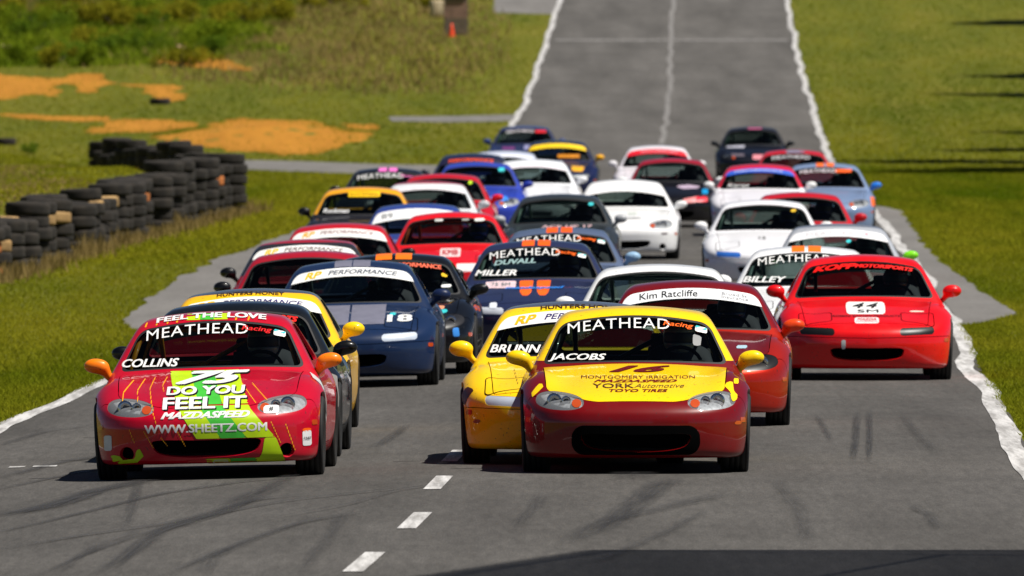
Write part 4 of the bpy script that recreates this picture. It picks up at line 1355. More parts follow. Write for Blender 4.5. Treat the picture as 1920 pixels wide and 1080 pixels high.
add(kind='na', at=(850,398), body=S(225,8,22), mirror=S(200,8,20), cage=S(235,90,15), helmet=S(40,90,200), lens=S(30,30,30),
    decals=[plate('hood', .0, .685, .13, .050, S(240,215,215), .01), ('text','hood','KMB',.0,.685,.20,.060,S(190,30,40),dict(bold=.04, off=.007)), plate('ws',-.16,1.088,.055,.014,S(220,220,215)), plate('ws',.18,1.088,.05,.010,S(170,170,165)), plate('ws',.36,1.085,.065,.018,S(230,230,225)),
            plate('bumper', .25, .50, .16, .05, S(235,225,225))],
    label='bright red car with white hood sticker and a driver in blue helmet', drv='driver in blue helmet inside the bright red car with orange cage')
add(kind='na', at=(1009,451), body=S(36,44,78), mirror=S(8,8,9), lens=S(200,205,215), cage=S(130,150,145),
    decals=meathead()+name('MILLER', .44, -.42, .872)+stripes(S(255,100,20))+[('text','ws','DUVALL',-.22,.975,.44,.05,S(150,180,180),dict(bold=.05, shear=.2, arc=.03)),
        shape('hood', [(-.165,.772),(-.018,.772),(-.03,.66),(-.06,.625),(-.12,.625),(-.15,.66)], S(255,105,20)), shape('hood', [(.165,.772),(.018,.772),(.03,.66),(.06,.625),(.12,.625),(.15,.66)], S(255,105,20)),
        ('text','hood','mazdaspeed',.0,.695,.62,.030,S(40,130,225),dict(bold=.05, shear=.3, off=.007)), plate('hood', -.36, .735, .16, .035, S(235,205,210), .01), ('text','hood','75 SM',-.36,.735,.2,.03,S(70,110,110),dict(off=.007)), plate('bumper', -.42, .53, .04, .03, S(225,230,240))],
    label='navy car with two orange stripes over roof and hood in the middle of the pack', drv='driver inside the navy car with orange hood stripes')
add(kind='na', at=(1052,427), body=S(84,98,126), mirror=S(150,185,215), cage=S(120,130,130),
    decals=meathead()+stripes(S(250,95,25)), label='grey-blue car with orange roof stripes right behind the navy striped car', drv='driver inside the grey-blue car with orange roof stripes')
add(kind='na', at=(1236,496), body=S(236,236,236), mirror=S(235,235,235), cage=S(120,140,135), lens=S(40,40,40),
    decals=[], label='white car without banner right behind the metallic orange-red car', drv='driver inside the white car behind the orange-red one')
add(kind='na', at=(1512,462), body=S(235,236,238), mirror=S(235,235,235), cage=S(120,140,140), lens=S(60,90,160),
    decals=meathead()+stripes(S(250,120,20))+name('BILLEY', .44, -.42, .872), label='white car with two orange roof stripes behind the red 44 car', drv='driver inside the white car with orange roof stripes')
add(kind='nb', at=(1572,420), body=S(170,174,182), roof=S(120,124,134), mirror=S(130,225,30), cage=S(190,200,200),
    decals=[('banner', S(238,238,240), .085), ('text','ws','MEATHEAD',-.05,1.080,.66,.040,S(200,195,200),dict(bold=.0)), ('text','ws','R',.34,1.080,.05,.04,S(230,120,140),{}), plate('ws',.12,.985,.03,.02,TEAL)],
    label='silver car with pale banner and lime green mirror near the right apron', drv='driver inside the silver car with the lime mirror')
add(kind='na', at=(1432,375), body=S(236,236,240), mirror=S(236,236,236), cage=S(120,140,135), lens=S(50,110,200),
    decals=[plate('ws',.40,1.045,.035,.018,S(235,190,40)), ('text','hood','12',-.02,.69,.10,.03,S(120,120,120),dict(bold=.05))],
    label='white car with blue parking lamps and a yellow windscreen dot', drv='driver inside the white car with blue parking lamps')
add(kind='na', at=(1500,361), body=S(190,10,28), mirror=S(190,10,28), decals=[],
    label='red roofed car between the white car and the pale blue-grey car at right', drv='driver inside the red roofed car at right')
add(kind='na', at=(1052,364), body=S(46,52,56), mirror=S(170,172,176), cage=S(150,175,165), lens=S(30,30,34),
    decals=[plate('ws',.43,1.045,.035,.02,TEAL), ('text','hood','ACE HP 17',.1,.745,.7,.03,S(225,190,195),dict(bold=.03))],
    label='dark grey car with silver mirror and mint cage in mid pack', drv='driver inside the dark grey car with mint cage')
add(kind='nb', at=(1172,337), body=S(238,238,238), mirror=S(238,238,238), ducts=True,
    decals=[('banner', S(240,240,240), .11), plate('hood', .12, .69, .07, .014, S(190,200,190)), ('text','hood','MAZDA',.12,.625,.26,.02,S(120,120,120),dict(bold=.05)), plate('bumper',.60,.40,.05,.012,S(90,70,70))],
    label='white car with broad white banner and white mirrors in mid pack', drv='driver inside the white car with broad white banner')
add(kind='na', at=(785,382), body=S(44,66,140), frame=S(44,66,140), mirror=S(30,30,34),
    decals=[('banner', S(240,240,240), .13), ('text','ws','89',-.40,1.055,.15,.060,S(40,50,60),dict(bold=.0))],
    label='blue roofed car with white banner numbered 89', drv='driver inside the blue roofed car numbered 89')
add(kind='na', at=(682,351), body=S(30,30,36), frame=S(240,165,10), mirror=S(14,14,16), cage=S(60,70,70),
    decals=[plate('ws',.02,1.082,.23,.036,S(250,200,10)), ('text','ws','ROCKMAN',.02,1.082,.40,.05,S(150,110,5),dict(bold=.03, off=.006)) if False else ('text','ws','ROCKMAN',.02,1.085,.40,.04,S(120,85,5),dict(bold=.03)), ('text','ws','Rockman',-.38,.85,.38,.06,S(225,225,225),dict(bold=.03, shear=.3, arc=0))],
    label='orange-yellow car with yellow banner plate and black mirror at left', drv='driver inside the orange-yellow car at left')
add(kind='na', at=(728,315), body=S(24,28,38), mirror=S(14,14,16), cage=S(130,150,145), 
    decals=meathead(PINK, False)+stripes(S(240,120,200)), label='dark car with two pink roof stripes at the far left of the pack', drv='driver inside the dark car with pink roof stripes')
add(kind='na', at=(803,340), body=S(215,218,222), mirror=S(190,190,195), roof=S(170,14,36), cage=S(190,200,195),
    decals=[('banner', S(225,222,226), .06), plate('hood',-.05,.745,.40,.02,S(245,245,245))],
    label='silver-white car with red roof and pale banner behind the 89 car', drv='driver inside the silver-white car with red roof')
add(kind='nb', at=(832,326), body=S(190,12,34), mirror=S(215,16,40), decals=[plate('ws',.42,1.05,.03,.025,S(190,230,30))],
    label='red car with red mirror and lime windscreen dot behind the silver-white car', drv='driver inside the red car with the lime windscreen dot')
add(kind='nb', at=(896,304), body=S(46,66,170), mirror=S(40,60,160), decals=[plate('ws',.40,1.06,.05,.03,TEAL), plate('hood',-.30,.74,.18,.03,S(240,195,60)), shape('hood',[(.1,.62),(.5,.63),(.55,.55),(.2,.54)],S(60,140,240))],
    label='royal blue car with yellow hood sticker at left of mid pack', drv='driver inside the royal blue car')
add(kind='na', at=(886,288), body=S(28,36,62), mirror=S(20,24,40), decals=[('banner', S(30,30,60), .09), ('text','ws','PERFORMANCE',-.02,1.075,.80,.05,S(235,80,40),dict(bold=.06))],
    label='navy car with orange lettering across its windscreen behind the royal blue car', drv='driver inside the navy car with orange windscreen lettering')
add(kind='na', at=(1000,299), body=S(232,234,238), mirror=S(235,235,238), decals=[('banner', S(236,230,236), .07), plate('ws',-.42,.86,.06,.04,S(60,100,210))],
    label='white car with white banner between the royal blue and the yellow banner cars', drv='driver inside the white car beside the royal blue one')
add(kind='na', at=(946,283), body=S(190,196,214), mirror=S(60,80,160), decals=[('banner', S(225,228,240), .05)],
    label='pale silver-blue roofed car glimpsed behind the royal blue car', drv='driver inside the pale silver-blue roofed car')
add(kind='na', at=(1046,263), body=S(24,32,70), mirror=S(250,180,20), cage=S(60,70,90), roof=S(50,60,50),
    decals=[('banner', S(245,205,30), .085), plate('hood',-.15,.74,.25,.03,S(220,220,225)), shape('hood',[(.28,.68),(.55,.66),(.50,.57),(.30,.58)],S(245,180,40)), plate('ws',.22,.87,.22,.035,S(200,125,20))],
    label='navy car with yellow banner and yellow mirrors near the back', drv='driver inside the navy car with yellow banner')
add(kind='na', at=(984,236), body=S(34,44,84), mirror=S(40,60,120), roof=S(70,84,120), cage=S(150,175,160),
    decals=[('text','ws','MEATHEAD',-.10,1.075,.62,.06,S(220,215,220),dict(bold=.01)), plate('ws',.36,1.06,.12,.028,S(215,20,35)), plate('hood',.18,.71,.18,.05,S(150,150,190)), plate('hood',-.35,.69,.14,.03,S(120,60,120))],
    label='dark blue car with red windscreen patch at the back left of the pack', drv='driver inside the dark blue car at the back left')
add(kind='na', at=(1232,273), body=S(225,220,226), mirror=S(230,226,230), decals=[('banner', S(225,30,50), .085), ('text','ws','MOTORSPORT',.05,1.08,.7,.04,S(240,150,160),dict(bold=.03))],
    label='white car with red windscreen banner near the back', drv='driver inside the white car with red banner')
add(kind='nb', at=(1259,297), body=S(14,12,16), frame=S(150,14,36), roof=S(165,14,40), mirror=S(235,235,235), cage=S(160,185,185), lens=S(20,20,22),
    decals=[shape('hood',[(.05,.72),(.30,.74),(.50,.71),(.45,.68),(.20,.67)],S(190,170,190)), plate('hood',.58,.63,.05,.04,S(20,150,210)), plate('bumper',.52,.50,.10,.045,S(235,20,50)), shape('bumper',[(.20,.50),(.45,.55),(.42,.45),(.22,.43)],S(235,140,140))],
    label='black car with red roof and coloured hood stickers near the back', drv='driver inside the black car with red roof')
add(kind='nb', at=(1411,238), body=S(14,17,28), mirror=S(16,20,24), cage=S(80,110,100), lens=S(24,24,28),
    decals=[plate('frame',.05,1.15,.16,.014,S(190,90,130)), plate('hood',-.38,.755,.20,.028,S(190,190,205)), shape('hood',[(-.50,.60),(-.20,.60),(-.18,.55),(-.45,.55)],S(110,100,110)), plate('bumper',.12,.53,.12,.05,S(225,140,150))],
    label='black car running alone at the very back of the pack', drv='driver inside the black car at the very back')
add(kind='na', at=(1425,308), body=S(232,230,236), frame=S(205,14,50), roof=S(205,14,50), mirror=S(235,235,235), lens=S(70,80,130),
    decals=[('banner', S(50,95,205), .07), ('text','ws','PERFORMANCE',-.02,1.09,.8,.03,S(190,195,235),dict(bold=.04)), ('text','ws','Karas',-.36,.84,.36,.05,S(215,215,215),dict(bold=.02, shear=.3, arc=0))],
    label='white car with red roof and blue windscreen banner', drv='driver inside the white car with blue banner')
add(kind='na', at=(1488,281), body=S(190,16,36), mirror=S(60,130,215), decals=[('text','ws','MEATHEAD',-.05,1.06,.7,.06,S(215,210,215),dict(bold=.01)), ('patch','frame','front',-.14,.20,1.13,1.172,S(120,128,150))],
    label='red car with grey roof stripe near the right edge line', drv='driver inside the red car with grey roof stripe')
add(kind='nb', at=(1547,306), body=S(118,138,172), mirror=S(40,125,225), decals=stripes(S(245,110,30))+[('text','ws','MEATHEAD',-.12,1.064,.60,.06,S(225,220,225),dict(bold=.01)), plate('ws',.30,1.06,.14,.028,S(235,90,20)), shape('body',[(.74,.66),(.80,.62),(.82,.48),(.76,.48)],S(245,110,40))],
    label='pale blue-grey car with bright blue mirrors at the right edge', drv='driver inside the pale blue-grey car')
for c in CARS: make_car(c)

# ------------------------------------------------------------------ tyre wall
def wall_tyre():
    b = MB(); r, w = .31, .095
    b.lathe([(-.07,.19),(-.09,.215),(-w,.255),(-.085,.295),(-.06,r),(-.02,r-.006),(.02,r),(.06,r-.004),(.085,.295),(w,.255),(.09,.215),(.07,.19)], n=18, axis='z')
    return b.mesh('tyre', smooth=True)
WT = wall_tyre()
M_OLDTYRE = plain('weathered_rubber', (.016,.0125,.009), rough=.95, noise=.7, nscale=6.0)
M_TANTYRE = plain('tan_painted_rubber', (.33,.20,.075), rough=.8, noise=.35, nscale=6.0)
M_YELTYRE = plain('orange_painted_rubber', (.45,.14,.03), rough=.8, noise=.35, nscale=6.0)
NTH = lambda k: '%d%s' % (k, 'th' if 10 < k % 100 < 14 else {1: 'st', 2: 'nd', 3: 'rd'}.get(k % 10, 'th'))
def tyre_stack(x, y, n, tan=(), base=-.02, where=''):
    e = empty('tyre_stack', (x, y, float(road_z(x, y))+base), random.uniform(0, 6))
    sc = random.uniform(1.0, 1.18); e.scale = (sc, sc, 1.0)
    z = .095
    for k in range(n):
        m = M_TANTYRE if k in tan else M_OLDTYRE
        if k not in tan and random.random() < .03: m = M_YELTYRE
        o = link('tyre', WT, e, m, (random.uniform(-.04,.04), random.uniform(-.04,.04), z))
        o.rotation_euler = (random.uniform(-.05,.05), random.uniform(-.05,.05), 0)
        z += .187
    tag(e, 'tyre stack %s%s' % ('with tan tyres, ' if tan else '', where), 'tyre stack', 'tyre stacks of the left tyre wall')
A0, A1 = np.array(g_at(-60, 524)), np.array(g_at(416, 397))
L = np.linalg.norm(A1-A0); n = int(L/1.15)
for k in range(n+1):
    p = A0+(A1-A0)*k/n
    nt_ = random.choice((5,6)) if k > n*.7 else (5 if k > n*.45 else random.choice((4,4,4,5)))
    tan = ()
    if random.random() < (.42 if k < n*.3 else .2) and k < n*.8: tan = random.choice(((3,),(0,1),(2,),(1,),(0,)))
    tyre_stack(p[0]+random.uniform(-.24,.24), p[1]+random.uniform(-.2,.2), nt_, tan, where='%s from the near end of the left tyre wall' % NTH(k+1))
A2 = np.array((W2[0]+.3, W2[1]-.5))
m_ = 27
for k in range(1, m_+1):
    p = A1+(A2-A1)*k/m_
    tyre_stack(p[0]+random.uniform(-.08,.08), p[1]+random.uniform(-.3,.3), random.choice((4,5,5,6)), base=random.uniform(0,.12), where='%s behind the corner of the left tyre wall' % NTH(k))
for (px, py, lab) in ((300,196,'single old tyre lying on the grass below the orange clay'), (8,272,'old tyre lying on the bank at the left edge')):
    x, y = g_at(px, py)
    t = link('old_tyre', WT, None, M_OLDTYRE, (x, y, float(zfun(x, y))+.09)); tag(t, lab, 'tyre')

# ------------------------------------------------------------------ vegetation
def leaf_mat(name, c1, c2, trans=.35):
    m = bpy.data.materials.new(name); m.use_nodes = True
    nt = m.node_tree; nt.nodes.clear()
    out = N(nt, 'ShaderNodeOutputMaterial'); d = N(nt, 'ShaderNodeBsdfDiffuse'); t = N(nt, 'ShaderNodeBsdfTranslucent'); mx = N(nt, 'ShaderNodeMixShader')
    at = N(nt, 'ShaderNodeAttribute', attribute_name='tone')
    rp_ = N(nt, 'ShaderNodeValToRGB'); rp_.color_ramp.elements[0].color = (*c1, 1); rp_.color_ramp.elements[1].color = (*c2, 1)
    nt.links.new(at.outputs['Fac'], rp_.inputs[0])
    nt.links.new(rp_.outputs[0], d.inputs[0]); nt.links.new(rp_.outputs[0], t.inputs[0])
    mx.inputs[0].default_value = trans
    nt.links.new(d.outputs[0], mx.inputs[1]); nt.links.new(t.outputs[0], mx.inputs[2]); nt.links.new(mx.outputs[0], out.inputs[0])
    return m
M_BLADE = leaf_mat('grass_blades', (.100,.145,.005), (.33,.295,.020), .40)
M_DRY = leaf_mat('dry_scrub', (.17,.125,.042), (.42,.30,.12), .35)
M_LEAF = [leaf_mat('shrub_leaves_a', (.075,.13,.008), (.26,.32,.018)), leaf_mat('shrub_leaves_b', (.060,.12,.010), (.20,.28,.022)), leaf_mat('shrub_leaves_c', (.13,.14,.010), (.36,.31,.022))]
M_TREELEAF = leaf_mat('tree_leaves', (.03,.06,.01), (.08,.12,.02))
M_BARK = plain('bark', (.10,.075,.05), rough=.9, noise=.4, nscale=8)

def set_tone(me, tone):
    a = me.attributes.new('tone', 'FLOAT', 'POINT'); a.data.foreach_set('value', tone.astype(np.float32))

def blades(name, X, Y, h, w, mat, lean=.8, tone=None, kind='stuff', z=None):
    n = len(X)
    a = RNG.uniform(0, 2*np.pi, n); la = RNG.uniform(0, 2*np.pi, n); l = RNG.uniform(.2, lean, n)*h
    Z = (zfun(X, Y) if z is None else z)-.004
    V = np.empty((n, 3, 3))
    V[:,0] = np.stack([X-np.cos(a)*w/2, Y-np.sin(a)*w/2, Z], 1)
    V[:,1] = np.stack([X+np.cos(a)*w/2, Y+np.sin(a)*w/2, Z], 1)
    V[:,2] = np.stack([X+np.cos(la)*l, Y+np.sin(la)*l, Z+h], 1)
    me = mesh_from(name, V.reshape(-1,3), np.arange(3*n).reshape(n,3), mat, smooth=False)
    t = RNG.uniform(0, 1, n) if tone is None else tone
    set_tone(me, np.repeat(t, 3))
    return tag(link(name, me), kind=kind)

def free(X, Y):
    k = np.abs(X-CEN(Y)) > 4.30 + .10*(fbm(Y*.7, X*2, 2)-.3)
    for g, lo, hi, keep in EXCL:
        b = k & (X > lo[0]) & (X < hi[0]) & (Y > lo[1]) & (Y < hi[1])
        i = np.where(b)[0]
        if len(i): k[i] = (g(np.stack([X[i], Y[i]], 1)) > 0) | ((RNG.uniform(0, 1, len(i)) < np.exp(g(np.stack([X[i], Y[i]], 1))*2.2)*.9) if keep else False)
    return k
def tone_of(X, Y):
    t = .85*fbm(X*.35, Y*.04, 3) + .45*fbm(X*1.6, Y*.12, 6) + .35*vnoise(X*1.1-Y*.02, Y*.004, 17) - .42
    return np.clip(t + RNG.normal(0, .05, len(X)) - np.where(X > CEN(Y), .10, -.03), 0, 1)
def scatter(n, y0, y1, side, pad):
    Y = y0+(y1-y0)*RNG.uniform(0, 1, n)
    half = 960*Y/FPX + pad
    if side < 0:
        hi = CEN(Y)-4.3; lo = -half
    else:
        lo = CEN(Y)+4.3; hi = half
    u = RNG.uniform(0, 1, n); X = lo+(hi-lo)*u
    ok = (hi > lo) & free(X, Y)
    return X[ok], Y[ok]
parts_ = [scatter(150000, 112, 215, -1, 1.5), scatter(120000, 100, 215, 1, 1.5)]
X = np.concatenate([p[0] for p in parts_]); Y = np.concatenate([p[1] for p in parts_])
blades('verge_grass', X, Y, RNG.uniform(.02,.055,len(X)), RNG.uniform(.010,.022,len(X)), M_BLADE, 1.6, tone_of(X, Y))
parts_ = [scatter(170000, 215, 345, -1, 2.5), scatter(110000, 215, 345, 1, 2.5)]
X = np.concatenate([p[0] for p in parts_]); Y = np.concatenate([p[1] for p in parts_])
blades('verge_grass', X, Y, RNG.uniform(.025,.07,len(X)), RNG.uniform(.02,.04,len(X)), M_BLADE, 1.6, tone_of(X, Y))
parts_ = [scatter(190000, 345, 600, -1, 5), scatter(120000, 345, 600, 1, 4)]
X = np.concatenate([p[0] for p in parts_]); Y = np.concatenate([p[1] for p in parts_])
blades('meadow_grass', X, Y, RNG.uniform(.012,.045,len(X)), RNG.uniform(.04,.09,len(X)), M_BLADE, 1.6, tone_of(X, Y))
# brown dry scrub on the slope
sc_px = poly_sd([g_at(480,150), g_at(700,170), g_at(860,95), g_at(850,-10), g_at(420,-10), g_at(470,60)])
Xs = RNG.uniform(-18, 0, 60000); Ys = RNG.uniform(440, 610, 60000)
k = (sc_px(Xs, Ys*1.0) + 9*(fbm(Xs*.5, Ys*.10, 8)-.42) + RNG.normal(0, 3.2, len(Xs)) < 0) & free(Xs, Ys); Xs, Ys = Xs[k], Ys[k]
blades('dry_scrub', Xs, Ys, RNG.uniform(.08,.30,len(Xs))*(.5+fbm(Xs*.5,Ys*.2,4)), RNG.uniform(.03,.07,len(Xs)), M_DRY, .6, np.clip(fbm(Xs*.6,Ys*.15,2)+RNG.normal(0,.2,len(Xs)),0,1))
Xs = RNG.uniform(-21, -14, 16000); Ys = RNG.uniform(520, 620, 16000)
blades('dry_scrub', Xs, Ys, RNG.uniform(.10,.5,len(Xs)), RNG.uniform(.03,.07,len(Xs)), M_DRY, .6)

# dry stalks along the tyre wall and tan grass on the bank behind it
t_ = RNG.uniform(-.05, 1.02, 5200); Pw = A0[None]+(A1-A0)[None]*t_[:,None]
Xw = Pw[:,0]+.42+np.abs(RNG.normal(0,.22,len(t_))); Yw = Pw[:,1]+RNG.uniform(-.5,.5,len(t_))
blades('dry_stalks', Xw, Yw, RNG.uniform(.06,.34,len(t_))*(vnoise(Yw*.35, 0*Yw, 3)+.25), RNG.uniform(.015,.035,len(t_)), M_DRY, .35)
Xb = RNG.uniform(-22, -5, 60000); Yb = RNG.uniform(W0[1]-10, W2[1]+5, 60000); kb = _bank(Xb, Yb) < -.4; Xb, Yb = Xb[kb], Yb[kb]
kb = fbm(Xb*.5, Yb*.1, 12) > .42; Xb, Yb = Xb[kb], Yb[kb]
blades('dry_bank_grass', Xb, Yb, RNG.uniform(.03,.10,len(Xb)), RNG.uniform(.03,.06,len(Xb)), M_DRY, 1.4)
# lush green weeds on the upper left slope
wd = poly_sd([g_at(-60,128), g_at(250,125), g_at(430,105), g_at(520,-20), g_at(-60,-20)])
Xg = RNG.uniform(-26, -6, 110000); Yg = RNG.uniform(440, 620, 110000)
kg = wd(Xg, Yg) + 6*(fbm(Xg*.5, Yg*.1, 15)-.5) < 0; Xg, Yg = Xg[kg], Yg[kg]
blades('green_weeds', Xg, Yg, RNG.uniform(.08,.35,len(Xg))*(.4+fbm(Xg*.6, Yg*.15, 9)), RNG.uniform(.04,.09,len(Xg)), M_LEAF[0], .9, np.clip(fbm(Xg*.7, Yg*.2, 3)+RNG.normal(0,.2,len(Xg)), 0, 1))

def shrub_meshes(seed, nleaf=900):
    r = np.random.default_rng(seed)
    C = r.normal(0, 1, (9, 3))*np.array((.42,.42,.22))+np.array((0,0,.50)); C[:,2] = np.clip(C[:,2], .22, 1.0)
    rad = r.uniform(.22,.42,9)
    i = r.integers(0, 9, nleaf); d = r.normal(0, 1, (nleaf, 3)); d /= np.linalg.norm(d, axis=1, keepdims=True)
    P = C[i]+d*rad[i][:,None]*r.uniform(.45,1.08,nleaf)[:,None]; P[:,2] = np.abs(P[:,2])
    a = r.normal(0, 1, (nleaf, 3)); a /= np.linalg.norm(a, axis=1, keepdims=True)
    b = np.cross(a, r.normal(0, 1, (nleaf, 3))); b /= np.linalg.norm(b, axis=1, keepdims=True)
    s_ = r.uniform(.05,.10,nleaf)[:,None]
    V = np.stack([P-a*s_, P+b*s_*.5, P+a*s_, P-b*s_*.5], 1).reshape(-1,3)
    me = mesh_from('foliage', V, np.arange(4*nleaf).reshape(-1,4), smooth=False)
    set_tone(me, np.repeat(np.clip(r.uniform(0,1,nleaf)*.6+.4*(i/9), 0, 1), 4))
    b_ = MB()
    for c in C[:6]: b_.tube([(0,0,-.05), c*np.array((.5,.5,.55)), c], [.03,.02,.008], 5)
    return me, b_.mesh('stem', smooth=True)
SH = [shrub_meshes(k) for k in range(5)]
def shrub(px, py, sc, mi, lab):
    x, y = g_at(px, py); e = empty('shrub', (x, y, float(zfun(x, y))), random.uniform(0, 6)); e.scale = (sc, sc, sc*random.uniform(.8,1.1))
    f, st = random.choice(SH)
    link('foliage', f, e, M_LEAF[mi]); link('stem', st, e, M_BARK)
    tag(e, lab, 'shrub', 'shrubs scattered over the left slope')
todo = []
for q in range(72):
    px = random.uniform(-10, 540); py = random.choice((random.uniform(-25, 60), random.uniform(10, 128)))
    if px > 430 and py > 70: continue
    todo.append((px, py, random.uniform(.4,.95), random.choices((0,1,2), (5,2,4))[0], 'overgrown slope'))
for (px, py) in ((395,104),(225,96),(190,100),(260,94),(30,70),(60,62)): todo.append((px, py, .7, 1, 'overgrown slope'))
for q in range(14): todo.append((random.uniform(520, 880), random.uniform(-25, 20), random.uniform(.4,.8), 2, 'dry brown slope'))
cnt = {}
for (px, py, sc, mi, wh) in sorted(todo):
    cnt[(mi, wh)] = cnt.get((mi, wh), 0)+1
    shrub(px, py, sc, mi, '%s shrub on the %s, %s from the left' % (('leafy green', 'dark green', 'yellow-green')[mi], wh, NTH(cnt[(mi, wh)])))
shrub(55, 290, .32, 1, 'tiny dark weed clump on the bank behind the tyre wall')

def rock(px, py, s_, lab):
    x, y = g_at(px, py)
    bm = bmesh.new(); bmesh.ops.create_icosphere(bm, subdivisions=2, radius=1)
    for v in bm.verts: v.co = v.co*(1+.35*(random.random()-.5)); v.co.x *= s_; v.co.y *= s_*.8; v.co.z *= s_*.6
    me = bpy.data.meshes.new('rock'); bm.to_mesh(me); bm.free()
    me.materials.append(plain('pale_rock', (.45,.30,.19), rough=.9, noise=.25))
    o = link('rock', me, None, None, (x, y, float(zfun(x, y))+s_*.3)); tag(o, lab, 'rock')
rock(283, 90, .16, 'small pale rock, left of the two on the green slope'); rock(338, 94, .20, 'larger pale rock, right of the two on the green slope'); rock(10, 92, .18, 'pale rock at the left edge of the slope')

# ------------------------------------------------------------------ marshal post on the slope
x, y = g_at(855, 66); z = float(zfun(x, y))
mp_ = empty('marshal_post', (x, y, z)); tag(mp_, 'small brown plank marshal post on the slope above the access road', 'hut')
M_PLANK = plain('brown_planks', (.14,.10,.075), rough=.85, noise=.3, nscale=5); M_PLANK2 = plain('reddish_planks', (.26,.15,.11), rough=.85, noise=.3, nscale=5)
for k in range(8):
    b = MB(); b.box((-.40,-.30,.02+.19*k),(.40,-.265,.20+.19*k), .006); link('plank', b.mesh('plank'), mp_, M_PLANK if k < 3 or k == 6 else M_PLANK2)
for sx in (-1, 1):
    for k in range(8):
        b = MB(); b.box((sx*.40-.017,-.26,.02+.19*k),(sx*.40+.017,.40,.20+.19*k), .005); link('plank', b.mesh('plank'), mp_, M_PLANK)
    for yy in (-.24, .37):
        b = MB(); b.box((sx*.345-.03,yy-.03,-.1),(sx*.345+.03,yy+.03,1.60)); link('post', b.mesh('post'), mp_, M_PLANK)
b = MB(); b.box((-.52,-.42,1.60),(.52,.52,1.66), .01); link('roof', b.mesh('roof'), mp_, M_PLANK)
x, y = g_at(847, 69); z = float(zfun(x, y))
tc_ = empty('traffic_cone', (x, y, z)); tag(tc_, 'orange traffic cone standing before the plank marshal post', 'cone')
b = MB(); b.lathe([(0.03,.11),(.16,.085),(.30,.055),(.46,.028),(.465,.0)], n=18, axis='z', closed=False); link('cone_body', b.mesh('cone_body', smooth=True), tc_, plain('cone_orange', S(240,70,15), rough=.5))
b = MB(); b.box((-.15,-.15,0),(.15,.15,.032), .01); link('cone_base', b.mesh('cone_base'), tc_, plain('cone_orange', S(240,70,15)))
x, y = g_at(821, 33); z = float(zfun(x, y))
sb_ = empty('straw_bale', (x, y, z), .2); tag(sb_, 'pale straw bale beside the plank marshal post', 'straw bale')
b = MB(); b.box((-.26,-.30,0),(.26,.30,.62), .06); link('bale_body', b.mesh('bale_body', smooth=True), sb_, plain('straw', (.52,.42,.27), rough=.95, noise=.3, nscale=14))
for xx in (-.12, .12):
    b = MB(); b.tube([(xx,-.305,.03),(xx,-.305,.6),(xx,-.27,.625),(xx,.27,.625),(xx,.305,.6),(xx,.305,.03)], .008, 5); link('twine', b.mesh('twine'), sb_, plain('twine', (.30,.16,.06)))

# ------------------------------------------------------------------ trees to the right of the frame: their shade lies on the verge
def tree_meshes(seed):
    r = np.random.default_rng(seed); b = MB()
    b.tube([(0,0,-.3),(.05,.02,2.5),(.0,.1,5),(.1,.0,8),(0,0,11)], [.28,.24,.20,.13,.05], 10)
    tips = []
    for k in range(13):
        q = r.uniform(0, 6.28); z0 = r.uniform(4.8, 9); l = r.uniform(1.6,3.0)
        t = np.array((math.cos(q)*l, math.sin(q)*l, z0+r.uniform(.8,2.2))); tips.append(t)
        b.tube([(0,.05,z0), t*np.array((.5,.5,1))-np.array((0,0,.3)), t], [.09,.06,.02], 6)
    tips = np.array(tips+[np.array((0,0,11.5)), np.array((.6,.4,10.5)), np.array((-.7,.2,9.8))])
    n = 7000; i = r.integers(0, len(tips), n); d = r.normal(0, 1, (n,3)); d /= np.linalg.norm(d, axis=1, keepdims=True)
    P = tips[i]+d*(r.uniform(.2,1.25,n)[:,None])
    a = r.normal(0,1,(n,3)); a /= np.linalg.norm(a, axis=1, keepdims=True); c = np.cross(a, r.normal(0,1,(n,3))); c /= np.linalg.norm(c, axis=1, keepdims=True)
    s_ = r.uniform(.20,.36,n)[:,None]
    V = np.stack([P-a*s_, P+c*s_*.6, P+a*s_, P-c*s_*.5], 1).reshape(-1,3)
    me = mesh_from('crown', V, np.arange(4*n).reshape(-1,4), smooth=False); set_tone(me, np.repeat(r.uniform(0,1,n), 4))
    return b.mesh('trunk', smooth=True), me
TR = [tree_meshes(3), tree_meshes(4)]
TX, TY = SUN_TO[0]/SUN_TO[2], SUN_TO[1]/SUN_TO[2]
for k, (px, py, sc) in enumerate(((1850,304,1.0),(1870,322,1.05),(2080,318,1.1),(2010,282,.9),(2050,248,.9),(1990,178,.9),(2020,142,1.0),(1960,46,1.0),(2090,40,1.1))):
    x, y = g_at(px, py); h_ = 9.0*sc
    x0, y0 = x+TX*h_, y+TY*h_
    e = empty('tree', (x0, y0, float(zfun(x0, y0))), k*1.3); e.scale = (sc, sc, sc)
    link('trunk', TR[k % 2][0], e, M_BARK); link('crown', TR[k % 2][1], e, M_TREELEAF)
    tag(e, 'broadleaf tree beyond the right verge, %s of the row' % NTH(k+1), 'tree', 'trees along the right verge')

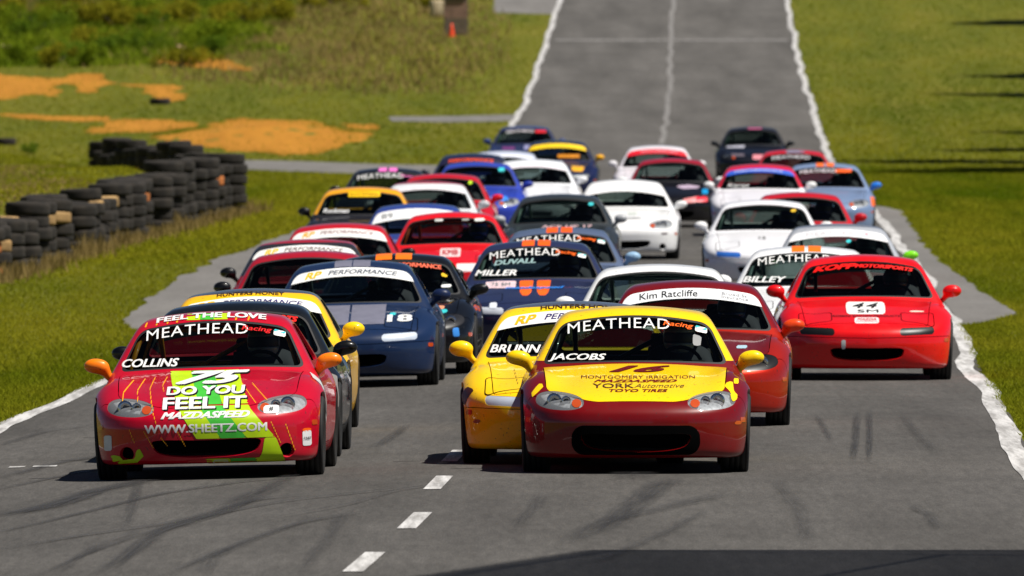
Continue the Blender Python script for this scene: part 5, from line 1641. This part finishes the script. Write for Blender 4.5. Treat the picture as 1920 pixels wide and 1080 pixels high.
# ------------------------------------------------------------------ unseen netted tower, added and shaped to throw shade on the near road
hT = 12.0; sx_, sy_ = .45+TX*hT, 87.0+TY*hT
tw = empty('scaffold_tower', (sx_+2.6, sy_-5.5, 0)); tag(tw, 'scaffold tower wrapped in dark mesh netting right of the track', 'scaffold')
def net_mat():  # part-transparent, so the added tower's shade stays lighter
    m = bpy.data.materials.new('shade_netting'); m.use_nodes = True
    nt = m.node_tree; p = nt.nodes['Principled BSDF']; p.inputs['Base Color'].default_value = (.05,.05,.055,1); p.inputs['Roughness'].default_value = .9
    tc = N(nt, 'ShaderNodeTexCoord'); wv = N(nt, 'ShaderNodeTexNoise', Scale=3.0); nt.links.new(tc.outputs['Object'], wv.inputs['Vector'])
    mr = N(nt, 'ShaderNodeMapRange'); mr.inputs['To Min'].default_value = .50; mr.inputs['To Max'].default_value = .58; nt.links.new(wv.outputs['Fac'], mr.inputs['Value'])
    nt.links.new(mr.outputs[0], p.inputs['Alpha']); return m
M_NET = net_mat(); M_POLE = plain('scaffold_pole', (.35,.35,.36), rough=.4, metal=.9)
QUAD = [(-2.6,5.5),(2.6,5.5),(2.6,-5.5),(-4.9,-5.5)]  # plan slanted to shape the left end of the cast shade
for i in range(4):
    (xa, ya), (xb, yb) = QUAD[i], QUAD[(i+1) % 4]
    link('netting', mesh_from('netting', [(xa,ya,.1),(xb,yb,.1),(xb,yb,hT),(xa,ya,hT)], [(0,1,2,3)], M_NET, smooth=False), tw)
link('netting', mesh_from('netting', [(x_,y_,hT+.02) for x_, y_ in QUAD], [(0,1,2,3)], M_NET, smooth=False), tw)
for xx, yy in ((-2.5,5.4),(2.5,5.4),(2.5,-5.4),(-4.75,-5.4)): link('pole', MB().tube([(xx,yy,0),(xx,yy,hT)], .025, 6).mesh('pole'), tw, M_POLE)
for zz in (4, 8, 11.9):
    for (a_, b_) in (((-2.5,5.4),(2.5,5.4)),((2.5,5.4),(2.5,-5.4)),((2.5,-5.4),(-4.75,-5.4)),((-4.75,-5.4),(-2.5,5.4))): link('ledger', MB().tube([(*a_,zz),(*b_,zz)], .024, 6).mesh('ledger'), tw, M_POLE)
